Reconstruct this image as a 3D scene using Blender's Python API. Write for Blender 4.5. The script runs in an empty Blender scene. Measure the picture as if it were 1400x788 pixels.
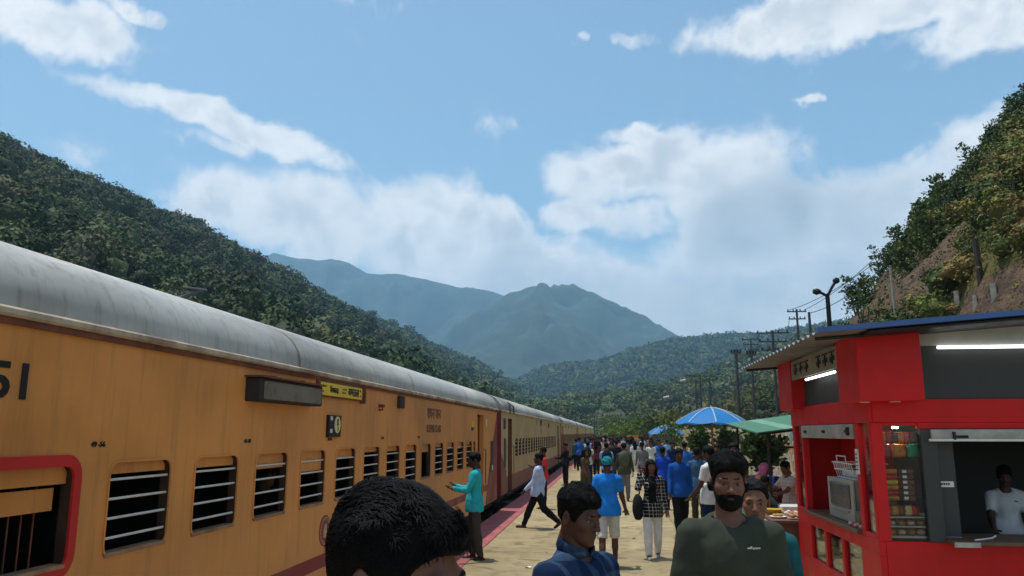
import bpy, bmesh, math, random
import numpy as np
from mathutils import Vector, Matrix
random.seed(7); RNG = np.random.default_rng(7)
scene = bpy.context.scene
COL = scene.collection

# ---------------------------------------------------------------- camera
H = 1.95; F = 1057.0; CX, CY = 700.0, 394.0; VX, VY = 835.0, 592.0
PITCH = math.atan((VY-CY)/F); YAW = math.atan((VX-CX)*math.cos(PITCH)/F)
cam_d = bpy.data.cameras.new('camera'); cam = bpy.data.objects.new('camera', cam_d); COL.objects.link(cam)
cam.location = (0, 0, H); cam.rotation_euler = (math.pi/2+PITCH, 0, YAW)
cam_d.sensor_width = 36; cam_d.lens = 36*F/1400; cam_d.clip_start = .05; cam_d.clip_end = 30000
scene.camera = cam
_ca, _sa, _cp, _sp = math.cos(YAW), math.sin(YAW), math.cos(PITCH), math.sin(PITCH)
CF = np.array([-_sa*_cp, _ca*_cp, _sp]); CR = np.array([_ca, _sa, 0]); CU = np.array([_sa*_sp, -_ca*_sp, _cp]); CC = np.array([0, 0, H])
def ray(x, y): return CF+CR*(x-CX)/F-CU*(y-CY)/F
def onX(x, y, X): d = ray(x, y); return CC+d*(X/d[0])
def onY(x, y, Y): d = ray(x, y); return CC+d*(Y/d[1])
def onZ(x, y, Z): d = ray(x, y); return CC+d*((Z-H)/d[2])

# ---------------------------------------------------------------- light
SUN_DIR = Vector((-.20, .10, 1.0)).normalized()
sun_el = math.asin(SUN_DIR.z); sun_az = math.atan2(SUN_DIR.x, SUN_DIR.y)
sl = bpy.data.lights.new('sun', 'SUN'); sl.energy = 3.3; sl.angle = math.radians(.6); sl.color = (1, .955, .88)
so = bpy.data.objects.new('sun', sl); COL.objects.link(so)
so.rotation_euler = (-SUN_DIR).to_track_quat('-Z', 'Y').to_euler()
vs = scene.view_settings
vs.view_transform = 'Standard'; vs.look = 'None'; vs.gamma = 1; vs.use_curve_mapping = False; vs.exposure = .34
scene.cycles.max_bounces = 6; scene.cycles.diffuse_bounces = 3; scene.cycles.volume_bounces = 1
scene.cycles.transparent_max_bounces = 12

world = bpy.data.worlds.new('World'); scene.world = world; world.use_nodes = True
wt = world.node_tree; wt.nodes.clear()
def N(t, typ, **kw):
    n = t.nodes.new(typ)
    for k, v in kw.items(): setattr(n, k, v)
    return n
def mth(t, op, a, b=None, c=None, clamp=False):
    n = t.nodes.new('ShaderNodeMath'); n.operation = op; n.use_clamp = clamp
    for i, v in enumerate((a, b, c)):
        if v is None: continue
        if isinstance(v, (int, float)): n.inputs[i].default_value = v
        else: t.links.new(v, n.inputs[i])
    return n.outputs[0]
def sstep(t, v, lo, hi, a=0., b=1.):
    n = t.nodes.new('ShaderNodeMapRange'); n.interpolation_type = 'SMOOTHSTEP'
    t.links.new(v, n.inputs['Value'])
    for k, x in (('From Min', lo), ('From Max', hi), ('To Min', a), ('To Max', b)): n.inputs[k].default_value = x
    return n.outputs[0]
def noise(t, vec, scale, detail=4, rough=.55, dist=0.):
    n = t.nodes.new('ShaderNodeTexNoise'); n.inputs['Scale'].default_value = scale; n.inputs['Detail'].default_value = detail
    n.inputs['Roughness'].default_value = rough; n.inputs['Distortion'].default_value = dist
    if vec is not None: t.links.new(vec, n.inputs['Vector'])
    return n
def mixc(t, fac, a, b, mode='MIX'):
    n = t.nodes.new('ShaderNodeMix'); n.data_type = 'RGBA'; n.blend_type = mode
    for s, v in ((n.inputs[0], fac), (n.inputs[6], a), (n.inputs[7], b)):
        if isinstance(v, (int, float)): s.default_value = v
        elif isinstance(v, (tuple, list)): s.default_value = (*v[:3], 1)
        else: t.links.new(v, s)
    return n.outputs[2]
def build_world():
    t = wt
    tc = N(t, 'ShaderNodeTexCoord'); sx = N(t, 'ShaderNodeSeparateXYZ'); t.links.new(tc.outputs['Generated'], sx.inputs[0])
    az = mth(t, 'ARCTAN2', sx.outputs[0], sx.outputs[1]); el = mth(t, 'ARCSINE', sx.outputs[2])
    cb = N(t, 'ShaderNodeCombineXYZ'); t.links.new(az, cb.inputs[0]); t.links.new(el, cb.inputs[1])
    # domain warp, then lobes placed by direction
    wn = noise(t, tc.outputs['Generated'], 7, 5, .62)
    w1 = N(t, 'ShaderNodeVectorMath', operation='SUBTRACT'); t.links.new(wn.outputs['Color'], w1.inputs[0]); w1.inputs[1].default_value = (.5, .5, .5)
    w2 = N(t, 'ShaderNodeVectorMath', operation='MULTIPLY_ADD'); t.links.new(w1.outputs[0], w2.inputs[0]); w2.inputs[1].default_value = (.13, .085, 0); t.links.new(cb.outputs[0], w2.inputs[2])
    def lobe(px, py, rx, ry, rot=0., vec=w2.outputs[0]):
        d = ray(px, py); d = d/np.linalg.norm(d)
        m = N(t, 'ShaderNodeMapping', vector_type='TEXTURE'); t.links.new(vec, m.inputs[0])
        m.inputs['Location'].default_value = (math.atan2(d[0], d[1]), math.asin(d[2]), 0)
        m.inputs['Rotation'].default_value = (0, 0, math.radians(rot)); m.inputs['Scale'].default_value = (rx/F, ry/F, 1)
        l = N(t, 'ShaderNodeVectorMath', operation='LENGTH'); t.links.new(m.outputs[0], l.inputs[0])
        return sstep(t, l.outputs['Value'], 1.5, .25)
    L = [(400, 285, 130, 50, 0), (560, 325, 170, 75, 0), (730, 380, 170, 60, 0), (660, 310, 90, 40, -15), (340,275,65,34,0),
         (860, 232, 150, 50, 6), (990, 250, 120, 70, 0), (1060, 330, 170, 90, 0), (1190, 290, 120, 75, 10), (900, 390, 190, 70, 0),
         (1090, 410, 170, 60, 0), (1270, 235, 110, 48, 18), (300, 168, 190, 23, -9), (310, 202, 45, 16, 0),
         (75, 40, 112, 36, 8), (190, 8, 45, 14, 0), (1180, 18, 280, 36, -3), (1360, 35, 130, 36, 0), (880, 52, 48, 16, 0), (800, 60, 20, 12, 0), (1097, 138, 18, 9, 10),
         (870, 172, 45, 16, 0), (990,430,150,60,0), (640,400,140,50,0), (880, 440, 160, 50, 0), (1130, 450, 150, 60, 0), (480, 330, 120, 50, 0), (1230, 340, 110, 80, 0), (780, 300, 60, 30, 0), (20, 25, 70, 40, 0), (850, 305, 75, 34, 0)]
    acc = None
    for a in L:
        v = lobe(*a); v = mth(t, 'MULTIPLY', v, .72) if a[2] < 50 else v; acc = v if acc is None else mth(t, 'MAXIMUM', acc, v)
    # clouds of the rest of the sky, away from the photographed part
    g = noise(t, tc.outputs['Generated'], 3.1, 5, .55)
    gen = sstep(t, g.outputs['Fac'], .5, .68)
    d0 = ray(700, 300); d0 = d0/np.linalg.norm(d0)
    dp = N(t, 'ShaderNodeVectorMath', operation='DOT_PRODUCT'); t.links.new(tc.outputs['Generated'], dp.inputs[0]); dp.inputs[1].default_value = tuple(d0)
    gen = mth(t, 'MULTIPLY', gen, sstep(t, dp.outputs['Value'], .80, .55))
    acc = mth(t, 'MAXIMUM', acc, gen)
    fn = noise(t, tc.outputs['Generated'], 8.5, 11, .64, .25)
    fn2 = noise(t, tc.outputs['Generated'], 4.5, 3, .5)
    d = mth(t, 'ADD', acc, mth(t, 'MULTIPLY', mth(t, 'SUBTRACT', fn.outputs['Fac'], .5), 2.6))
    alpha = sstep(t, d, .18, .80)
    # thick parts grey, edges bright
    dark = lobe(1045, 305, 110, 60, 20); dark2 = lobe(1180, 300, 70, 60, 0); dark3 = lobe(900, 420, 240, 40, 0); dark4 = lobe(1190,380,110,60,0)
    dk = mth(t, 'MAXIMUM', mth(t, 'MAXIMUM', dark, mth(t, 'MULTIPLY', dark2, .6)), mth(t, 'MAXIMUM', mth(t, 'MULTIPLY', dark3, .45), mth(t, 'MULTIPLY', dark4, .5)))
    thick = mth(t, 'MULTIPLY', sstep(t, d, .75, 1.3), sstep(t, fn2.outputs['Fac'], .42, .66))
    dk = mth(t, 'MAXIMUM', dk, mth(t, 'MULTIPLY', thick, .6))
    dk = mth(t, 'MULTIPLY', dk, sstep(t, fn.outputs['Fac'], .25, .62, .55, 1.))
    fn3 = noise(t, tc.outputs['Generated'], 22, 8, .6, .2); ccol = mixc(t, dk, (6.9, 6.8, 6.65), (3.0, 3.3, 3.5))
    ccol = mixc(t, mth(t, 'MULTIPLY', sstep(t, fn3.outputs['Fac'], .40, .66), sstep(t, d, .5, 1.1, .2, .75)), ccol, (4.2, 4.45, 4.65))
    sky = N(t, 'ShaderNodeTexSky', sky_type='NISHITA', sun_disc=False, sun_elevation=sun_el, sun_rotation=sun_az)
    sky.air_density = 1.0; sky.dust_density = 1.0; sky.ozone_density = 1.0; sky.altitude = 100
    c = mixc(t, mth(t, 'MULTIPLY', alpha, .96), mixc(t, 1., sky.outputs[0], (.93, 1.05, .97), 'MULTIPLY'), ccol)
    bg = N(t, 'ShaderNodeBackground'); bg.inputs['Strength'].default_value = .13; t.links.new(c, bg.inputs['Color'])
    out = N(t, 'ShaderNodeOutputWorld'); t.links.new(bg.outputs[0], out.inputs[0])
build_world()
world.cycles.sampling_method = 'MANUAL'; world.cycles.sample_map_resolution = 512

# ---------------------------------------------------------------- materials
MATS = {}
def mat(name, col, rough=.7, var=.12, scale=6., bump=0., bscale=40., metal=0., spec=.3, streak=0., dirt=None, dirt_amt=0., attr=None, coat=0., stretch=None, transl=0.):
    """plain procedural surface: base colour with noise variation, optional vertical streaks, dirt patches and relief"""
    if name in MATS: return MATS[name]
    m = bpy.data.materials.new(name); m.use_nodes = True; t = m.node_tree
    b = t.nodes['Principled BSDF']; b.inputs['Roughness'].default_value = rough; b.inputs['Metallic'].default_value = metal
    b.inputs['Specular IOR Level'].default_value = spec
    if coat: b.inputs['Coat Weight'].default_value = coat
    tc = N(t, 'ShaderNodeTexCoord'); v = tc.outputs['Object']
    if stretch:
        mp = N(t, 'ShaderNodeMapping'); mp.inputs['Scale'].default_value = stretch; t.links.new(v, mp.inputs[0]); v = mp.outputs[0]
    base = col
    if attr:
        an = N(t, 'ShaderNodeAttribute', attribute_name=attr); base = mixc(t, 1., an.outputs['Color'], col, 'MULTIPLY')
    n = noise(t, v, scale, 5, .6)
    f = sstep(t, n.outputs['Fac'], .28, .72, 1-var, 1+var)
    c = N(t, 'ShaderNodeVectorMath', operation='SCALE')
    if isinstance(base, tuple): c.inputs[0].default_value = base[:3]
    else: t.links.new(base, c.inputs[0])
    t.links.new(f, c.inputs['Scale']); co = c.outputs[0]
    if dirt:
        n2 = noise(t, v, scale*.35, 6, .65); fac = sstep(t, n2.outputs['Fac'], .46, .68, 0, dirt_amt); co = mixc(t, fac, co, dirt)
    if streak:
        mp = N(t, 'ShaderNodeMapping'); mp.inputs['Scale'].default_value = (9, 9, .55); t.links.new(tc.outputs['Object'], mp.inputs[0])
        n3 = noise(t, mp.outputs[0], 1.6, 5, .65); fac = sstep(t, n3.outputs['Fac'], .48, .72, 0, streak); co = mixc(t, fac, co, (.10, .06, .035))
    t.links.new(co, b.inputs['Base Color'])
    r = sstep(t, n.outputs['Fac'], .3, .7, max(.02, rough-.1), min(1, rough+.1)); t.links.new(r, b.inputs['Roughness'])
    if bump:
        nb = noise(t, v, bscale, 4, .6); bp = N(t, 'ShaderNodeBump'); bp.inputs['Strength'].default_value = bump; bp.inputs['Distance'].default_value = .02
        t.links.new(nb.outputs['Fac'], bp.inputs['Height']); t.links.new(bp.outputs[0], b.inputs['Normal'])
    if transl:
        tr = N(t, 'ShaderNodeBsdfTranslucent'); t.links.new(co, tr.inputs['Color']); mx = N(t, 'ShaderNodeMixShader'); mx.inputs[0].default_value = transl
        t.links.new(b.outputs[0], mx.inputs[1]); t.links.new(tr.outputs[0], mx.inputs[2]); t.links.new(mx.outputs[0], t.nodes['Material Output'].inputs['Surface'])
    MATS[name] = m; return m
def emit_mat(name, col, s):
    m = bpy.data.materials.new(name); m.use_nodes = True; b = m.node_tree.nodes['Principled BSDF']
    b.inputs['Base Color'].default_value = (*col, 1); b.inputs['Emission Color'].default_value = (*col, 1); b.inputs['Emission Strength'].default_value = s
    return m
def glass_mat(name, col=(.9, .95, .95), fac=.82):
    m = bpy.data.materials.new(name); m.use_nodes = True; t = m.node_tree; t.nodes.remove(t.nodes['Principled BSDF'])
    tr = N(t, 'ShaderNodeBsdfTransparent'); tr.inputs[0].default_value = (*col, 1); gl = N(t, 'ShaderNodeBsdfGlossy'); gl.inputs['Roughness'].default_value = .03
    fr = N(t, 'ShaderNodeFresnel'); fr.inputs[0].default_value = 1.5
    ad = mth(t, 'MULTIPLY', fr.outputs[0], .6); mx = N(t, 'ShaderNodeMixShader'); t.links.new(ad, mx.inputs[0]); t.links.new(tr.outputs[0], mx.inputs[1]); t.links.new(gl.outputs[0], mx.inputs[2])
    t.links.new(mx.outputs[0], t.nodes['Material Output'].inputs['Surface']); return m

# ---------------------------------------------------------------- mesh helpers
def loc(o): return np.array(o.location) if o is not None else np.zeros(3)
def tag(o, label=None, cat=None, group=None, kind=None):
    for k, v in (('label', label), ('category', cat), ('group', group), ('kind', kind)):
        if v: o[k] = v
    return o
def empty(name, l, rz=0., label=None, cat=None, group=None):
    o = bpy.data.objects.new(name, None); COL.objects.link(o); o.location = l; o.rotation_euler = (0, 0, rz); o.empty_display_size = .1
    return tag(o, label, cat, group)
def mesh_np(name, V, FA, mats=None, mi=None, smooth=False):
    """V (n,3); FA (m,k) index array with k = 3 or 4"""
    V = np.asarray(V, np.float32); FA = np.asarray(FA, np.int32); k = FA.shape[1]; n = len(FA)
    me = bpy.data.meshes.new(name); me.vertices.add(len(V)); me.vertices.foreach_set('co', V.ravel())
    me.loops.add(n*k); me.loops.foreach_set('vertex_index', FA.ravel()); me.polygons.add(n)
    me.polygons.foreach_set('loop_start', np.arange(0, n*k, k, dtype=np.int32)); me.polygons.foreach_set('loop_total', np.full(n, k, np.int32))
    for m in (mats or []): me.materials.append(m)
    if mi is not None: me.polygons.foreach_set('material_index', np.asarray(mi, np.int32))
    if smooth: me.polygons.foreach_set('use_smooth', np.ones(n, bool))
    me.update(calc_edges=True); return me
def link(name, me, parent=None, l=(0, 0, 0), rz=0.):
    o = bpy.data.objects.new(name, me); COL.objects.link(o); o.parent = parent; o.location = l; o.rotation_euler = (0, 0, rz); return o
class MB:
    def __init__(s): s.v = []; s.f = []; s.m = []; s.cur = 0
    def quad(s, *p):
        b = len(s.v); s.v += [tuple(map(float, q)) for q in p]; s.f.append(tuple(range(b, b+len(p)))); s.m.append(s.cur)
    def add(s, V, FA):
        b = len(s.v); s.v += [tuple(map(float, q)) for q in V]
        for f in FA: s.f.append(tuple(int(i)+b for i in f)); s.m.append(s.cur)
    def box(s, x0, x1, y0, y1, z0, z1, c=0.):
        if c <= 0:
            V = [(x, y, z) for x in (x0, x1) for y in (y0, y1) for z in (z0, z1)]
            s.add(V, [(0, 1, 3, 2), (4, 6, 7, 5), (0, 4, 5, 1), (2, 3, 7, 6), (0, 2, 6, 4), (1, 5, 7, 3)]); return
        bm = bmesh.new(); bmesh.ops.create_cube(bm, size=1)
        for v in bm.verts: v.co = Vector(((x0+x1)/2+v.co.x*(x1-x0), (y0+y1)/2+v.co.y*(y1-y0), (z0+z1)/2+v.co.z*(z1-z0)))
        bmesh.ops.bevel(bm, geom=list(bm.edges), offset=c, segments=1, affect='EDGES'); bm.verts.index_update()
        s.add([tuple(v.co) for v in bm.verts], [[v.index for v in f.verts] for f in bm.faces]); bm.free()
    def tube(s, pts, r, n=8, cap=True):
        pts = [np.array(p, float) for p in pts]; rs = r if isinstance(r, (list, tuple)) else [r]*len(pts); V = []; FA = []
        for i, p in enumerate(pts):
            d = pts[min(i+1, len(pts)-1)]-pts[max(i-1, 0)]; d /= (np.linalg.norm(d)+1e-9)
            a = np.cross(d, (0, 0, 1) if abs(d[2]) < .9 else (1, 0, 0)); a /= np.linalg.norm(a); b = np.cross(d, a)
            for j in range(n): t = 2*math.pi*j/n; V.append(p+rs[i]*(a*math.cos(t)+b*math.sin(t)))
        for i in range(len(pts)-1):
            for j in range(n): FA.append((i*n+j, i*n+(j+1) % n, (i+1)*n+(j+1) % n, (i+1)*n+j))
        if cap: FA.append(tuple(range(n))[::-1]); FA.append(tuple((len(pts)-1)*n+j for j in range(n)))
        s.add(V, FA)
    def build(s, name, mats, parent=None, smooth=False, abs_=True, recalc=True):
        me = bpy.data.meshes.new(name); off = loc(parent) if abs_ else np.zeros(3)
        if parent is not None and abs_ and parent.parent is not None: off = off+loc(parent.parent)
        V = np.array(s.v)-off; me.from_pydata([tuple(p) for p in V], [], s.f)
        for m in (mats if isinstance(mats, (list, tuple)) else [mats]): me.materials.append(m)
        if any(s.m): me.polygons.foreach_set('material_index', s.m)
        if recalc:
            bm = bmesh.new(); bm.from_mesh(me); bmesh.ops.remove_doubles(bm, verts=bm.verts, dist=1e-5); bmesh.ops.recalc_face_normals(bm, faces=bm.faces); bm.to_mesh(me); bm.free()
        if smooth:
            me.polygons.foreach_set('use_smooth', [True]*len(me.polygons))
            if smooth != 'all':
                me.set_sharp_from_angle(angle=math.radians(40))
        return link(name, me, parent)
def bx(name, m, parent, x0, x1, y0, y1, z0, z1, c=0.):
    b = MB(); b.box(min(x0, x1), max(x0, x1), min(y0, y1), max(y0, y1), min(z0, z1), max(z0, z1), c); return b.build(name, m, parent, recalc=False)
def copy_tree(o, parent=None):
    c = o.copy(); COL.objects.link(c); c.parent = parent
    for ch in o.children: copy_tree(ch, c)
    return c
def text_mesh(body, size, ext=.002, shear=0., bold=0.):
    cu = bpy.data.curves.new('lettering', 'FONT'); cu.body = body; cu.size = size; cu.extrude = ext; cu.align_x = 'CENTER'; cu.align_y = 'CENTER'; cu.resolution_u = 3; cu.offset = bold; cu.shear = shear
    o = bpy.data.objects.new('lettering', cu); COL.objects.link(o); bpy.context.view_layer.update()
    me = bpy.data.meshes.new_from_object(o.evaluated_get(bpy.context.evaluated_depsgraph_get())); bpy.data.objects.remove(o); bpy.data.curves.remove(cu)
    me.name = 'lettering'; return me
def lettering(body, size, p, m, parent, face='+X', sx=1., ext=.002, bold=0., name='lettering', h=None):
    """flat letters on a wall that faces +X (reads along +Y) or -Y (reads along +X) or -X; h forces the height"""
    me = text_mesh(body, size, ext, 0, bold); me.materials.clear(); me.materials.append(m)
    n = len(me.vertices); V = np.empty(n*3, np.float32); me.vertices.foreach_get('co', V); V = V.reshape(-1, 3).astype(float)
    if n == 0: return None
    if h: V[:, :2] *= h/(V[:, 1].max()-V[:, 1].min())
    V[:, 0] = (V[:, 0]-(V[:, 0].max()+V[:, 0].min())/2)*sx; V[:, 1] -= (V[:, 1].max()+V[:, 1].min())/2
    if face == '+X': W = np.stack([V[:, 2], V[:, 0], V[:, 1]], 1)
    elif face == '-X': W = np.stack([-V[:, 2], -V[:, 0], V[:, 1]], 1)
    else: W = np.stack([V[:, 0], -V[:, 2], V[:, 1]], 1)
    off = loc(parent)+(loc(parent.parent) if parent.parent else 0)
    W = W+np.array(p)-off; me.vertices.foreach_set('co', W.astype(np.float32).ravel()); me.update()
    return link(name, me, parent)

# ---------------------------------------------------------------- value noise
def _h(ix, iy, iz):
    n = (ix*374761393+iy*668265263+iz*2147483647) & 0x7fffffff; n = (n ^ (n >> 13))*1274126177 & 0x7fffffff; return ((n ^ (n >> 16)) & 0xffff)/65535.
def vnoise(P, sc, seed=0):
    Q = P*sc+seed*17.3; I = np.floor(Q).astype(np.int64); fr = Q-I; fr = fr*fr*(3-2*fr); out = 0
    for dx in (0, 1):
        for dy in (0, 1):
            for dz in (0, 1):
                w = (fr[..., 0] if dx else 1-fr[..., 0])*(fr[..., 1] if dy else 1-fr[..., 1])*(fr[..., 2] if dz else 1-fr[..., 2])
                out = out+w*_h(I[..., 0]+dx, I[..., 1]+dy, I[..., 2]+dz)
    return out
def fbm(P, sc, oc=4, seed=0):
    s = 0; a = .5; t = 0
    for i in range(oc): s = s+a*vnoise(P, sc*2**i, seed+i); t += a; a *= .5
    return s/t

# ================================================================ the land
M_GROUND = mat('ground_soil', (.16, .12, .075), .95, .3, .6, .5, 8)
M_HILL = mat('hill_soil', (.05, .055, .022), .95, .3, .05)
M_MOUNT = mat('mountain_forest', (.035, .055, .038), .95, .45, .02)
gm = MB(); gm.quad((-3900, -250, -.85), (3900, -250, -.85), (3900, 4900, -.85), (-3900, 4900, -.85))
tag(gm.build('ground', M_GROUND), kind='structure')

LX = [0, 10, 30, 60, 100, 150, 200, 240, 275, 330, 420]; LZ = [-1.2, -1.2, 4, 17, 38, 66, 93, 113, 118, 112, 80]
YB = [-200, 300, 900, 1200, 1500, 1800, 2200, 2600]; YS = [1.02, 1.03, 1.0, .93, .84, .72, .45, .1]
BR = [onY(x, y+9, 1500) for x, y in ((560, 560), (640, 548), (700, 530), (720, 517), (760, 502), (800, 497), (835, 490), (870, 474), (920, 464), (1000, 458), (1060, 452), (1130, 441), (1250, 425), (1400, 420))]
FR = [onY(x, y+8, 620) for x, y in ((560, 592), (640, 585), (700, 566), (760, 552), (830, 540), (900, 526), (960, 508), (1000, 496), (1060, 474), (1140, 448), (1300, 420), (1500, 400))]
def sm(a, lo, hi):
    t = np.clip((a-lo)/(hi-lo), 0, 1); return t*t*(3-2*t)
def hill_z(x, y):
    P = np.stack([x, y, np.zeros_like(x)], -1)
    n = fbm(P, 1/150., 4, 3)-.5; n2 = fbm(P, 1/45., 3, 9)-.5
    zl = np.interp(-x, LX, LZ)*np.interp(y, YB, YS)*sm(y, -400, -50); zl = zl+(n*26+n2*9)*sm(zl, 3, 40)
    zb = np.interp(x, [p[0] for p in BR], [p[2] for p in BR]); zb = zb*sm(y, 750, 1500)*(1-.5*sm(y, 1600, 2300))
    zf = np.interp(x, [p[0] for p in FR], [p[2] for p in FR]); zf = zf*sm(y, 150, 640)*(1-.8*sm(y, 680, 1000))
    zf = np.maximum(zf, np.clip((x-14)*.42, -1, 60)*sm(y, 70, 160)*(1-sm(y, 380, 700)))
    zr = np.maximum(zb, zf); zr = zr+(n*18+n2*7)*sm(zr, 3, 35)
    z = np.maximum(zl, zr)-1.2*(np.maximum(zl, zr) < .1)
    return np.where((x > -12) & (x < 12) & (y < 160), -1.6, z)
gx = np.arange(-430, 701, 9.); gy = np.concatenate([np.arange(-60, 700, 9.), np.arange(700, 2400, 16.)])
GX, GY = np.meshgrid(gx, gy, indexing='ij'); GZ = hill_z(GX, GY)
def grid_faces(a, b):
    i = np.arange(a*b).reshape(a, b); return np.stack([i[:-1, :-1].ravel(), i[1:, :-1].ravel(), i[1:, 1:].ravel(), i[:-1, 1:].ravel()], 1)
hill = link('hills', mesh_np('hills', np.stack([GX, GY, GZ-.4], -1).reshape(-1, 3), grid_faces(len(gx), len(gy)), [M_HILL], smooth=True)); tag(hill, kind='structure')

def mountain(pts, Y, depth, seed, amp):
    R = np.array([onY(x, y, Y) for x, y in pts]); xs = np.arange(R[0, 0]-300, R[-1, 0]+300, depth/55.); n = len(xs); vs_ = np.linspace(-1, 1, 64)
    rz = np.interp(xs, R[:, 0], R[:, 2]); rz = rz*sm(xs, R[0, 0]-300, R[0, 0]-100)*(1-sm(xs, R[-1, 0]+100, R[-1, 0]+300))
    X, V = np.meshgrid(xs, vs_, indexing='ij'); Yy = Y+V*depth; prof = (1-np.abs(V))**1.15
    P = np.stack([X, Yy, np.zeros_like(X)], -1)
    rid = 1-np.abs(2*fbm(P, 1/(depth*.35), 5, seed)-1)
    Z = rz[:, None]*prof*(1+amp*(rid-.72)*np.minimum(1, np.abs(V)*5))+ (fbm(P, 1/30., 3, seed+5)-.5)*13*(prof > .02)-60*(prof < .02)
    o = link('mountain', mesh_np('mountain', np.stack([X, Yy, Z], -1).reshape(-1, 3), grid_faces(n, 64), [M_MOUNT], smooth=True)); tag(o, kind='structure')
mountain([(150, 330), (330, 340), (400, 350), (450, 352), (500, 367), (545, 368), (600, 382), (640, 393), (680, 400), (740, 412), (800, 430), (900, 470), (1000, 500)], 3400, 900, 1, .8)
mountain([(560, 470), (640, 440), (690, 402), (720, 392), (742, 388), (758, 393), (785, 392), (800, 398), (840, 418), (880, 432), (905, 450), (940, 463), (1000, 480), (1100, 490), (1300, 500)], 2700, 700, 2, .9)
mountain([(620, 495), (650, 468), (690, 445), (715, 418), (735, 405), (760, 418), (790, 445), (830, 470), (870, 495), (920, 520)], 2200, 560, 4, .9)

# ---------------------------------------------------------------- forest (one mass each)
def ico():
    bm = bmesh.new(); bmesh.ops.create_icosphere(bm, subdivisions=1, radius=1); bm.verts.index_update()
    V = np.array([v.co[:] for v in bm.verts]); FA = np.array([[v.index for v in f.verts] for f in bm.faces]); bm.free(); return V, FA
ICV, ICF_ = ico()
def crown_proto(n, seed, leaf, core=3):
    """unit crown (radius about 1, centred at z = 0) of n leaf-clump triangles over uneven lobes"""
    r = np.random.default_rng(seed); nl = 7
    C = r.normal(size=(nl, 3)); C /= np.linalg.norm(C, axis=1)[:, None]; C *= r.uniform(.25, .62, (nl, 1)); C[:, 2] = C[:, 2]*.75+.05; R = r.uniform(.33, .58, nl)
    V = []; FA = []; S = []
    if core:
        for c, q in ([(C[0]*.2, .66)]+list(zip(C, R)))[:core]:
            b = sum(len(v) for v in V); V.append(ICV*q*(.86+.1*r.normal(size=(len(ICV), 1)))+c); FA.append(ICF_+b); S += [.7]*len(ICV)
    k = r.integers(0, nl, n); d = r.normal(size=(n, 3)); d /= np.linalg.norm(d, axis=1)[:, None]; d[:, 2] = np.where(d[:, 2] < -.3, -d[:, 2], d[:, 2])
    p = C[k]+d*(R[k]*r.uniform(.8, 1.25, n))[:, None]
    nr = d+r.normal(size=(n, 3))*.42; nr /= np.linalg.norm(nr, axis=1)[:, None]
    a = np.cross(nr, r.normal(size=(n, 3))); a /= np.linalg.norm(a, axis=1)[:, None]; b_ = np.cross(nr, a); L = leaf*r.uniform(.6, 1.4, (n, 1))
    T = np.stack([p+a*L, p-a*L*.5+b_*L*.8, p-a*L*.5-b_*L*.8], 1).reshape(-1, 3)
    b = sum(len(v) for v in V); V.append(T); FA.append(np.arange(3*n).reshape(-1, 3)+b); S += [1.]*len(T)
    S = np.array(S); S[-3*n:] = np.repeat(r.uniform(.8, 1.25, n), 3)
    return np.concatenate(V), np.concatenate(FA), S
def plant(name, pts, size, col, lods, m, zoff=.55, squash=(.8, 1.15)):
    """one mesh of many crowns: pts (n,3), size (n,), col (n,3); finer crowns where they show larger"""
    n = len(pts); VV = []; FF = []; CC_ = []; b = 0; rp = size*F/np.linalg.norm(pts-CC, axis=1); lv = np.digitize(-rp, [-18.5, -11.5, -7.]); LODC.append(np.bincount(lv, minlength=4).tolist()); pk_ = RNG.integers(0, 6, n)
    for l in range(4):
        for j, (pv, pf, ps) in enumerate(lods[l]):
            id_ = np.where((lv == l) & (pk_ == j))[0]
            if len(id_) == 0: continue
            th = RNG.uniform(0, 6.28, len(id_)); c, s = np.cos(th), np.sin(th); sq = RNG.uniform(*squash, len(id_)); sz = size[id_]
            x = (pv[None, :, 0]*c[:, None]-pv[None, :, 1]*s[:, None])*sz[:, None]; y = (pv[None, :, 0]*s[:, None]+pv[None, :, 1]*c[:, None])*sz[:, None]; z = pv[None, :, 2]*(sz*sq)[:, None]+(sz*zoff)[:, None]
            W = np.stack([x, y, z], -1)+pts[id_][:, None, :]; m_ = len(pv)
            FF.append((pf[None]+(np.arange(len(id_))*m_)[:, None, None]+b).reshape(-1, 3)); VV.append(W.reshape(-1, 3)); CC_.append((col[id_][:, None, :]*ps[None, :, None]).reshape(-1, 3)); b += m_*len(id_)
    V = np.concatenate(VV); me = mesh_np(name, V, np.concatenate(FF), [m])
    at = me.color_attributes.new('tint', 'FLOAT_COLOR', 'POINT'); c4 = np.ones((len(V), 4), np.float32); c4[:, :3] = np.concatenate(CC_); at.data.foreach_set('color', c4.ravel())
    return link(name, me)
LODC = []
M_LEAF = mat('forest_leaves', (1, 1, 1), .75, .15, .2, attr='tint', spec=.15)
def greens(n, base=((.040, .066, .022), (.065, .094, .030), (.095, .115, .042), (.075, .074, .038)), w=(.38, .34, .18, .10)):
    B = np.array(base)[RNG.choice(len(base), n, p=w)]; return B*RNG.uniform(.6, 1.35, (n, 1))
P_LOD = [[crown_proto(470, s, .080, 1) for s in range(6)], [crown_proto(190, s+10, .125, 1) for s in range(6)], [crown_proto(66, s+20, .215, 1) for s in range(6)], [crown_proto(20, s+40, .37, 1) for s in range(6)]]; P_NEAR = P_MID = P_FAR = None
def jitter_grid(x0, x1, y0, y1, st):
    X, Y = np.meshgrid(np.arange(x0, x1, st), np.arange(y0, y1, st), indexing='ij'); X = X.ravel()+RNG.uniform(-.5, .5, X.size)*st; Y = Y.ravel()+RNG.uniform(-.5, .5, Y.size)*st; return X, Y
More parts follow.
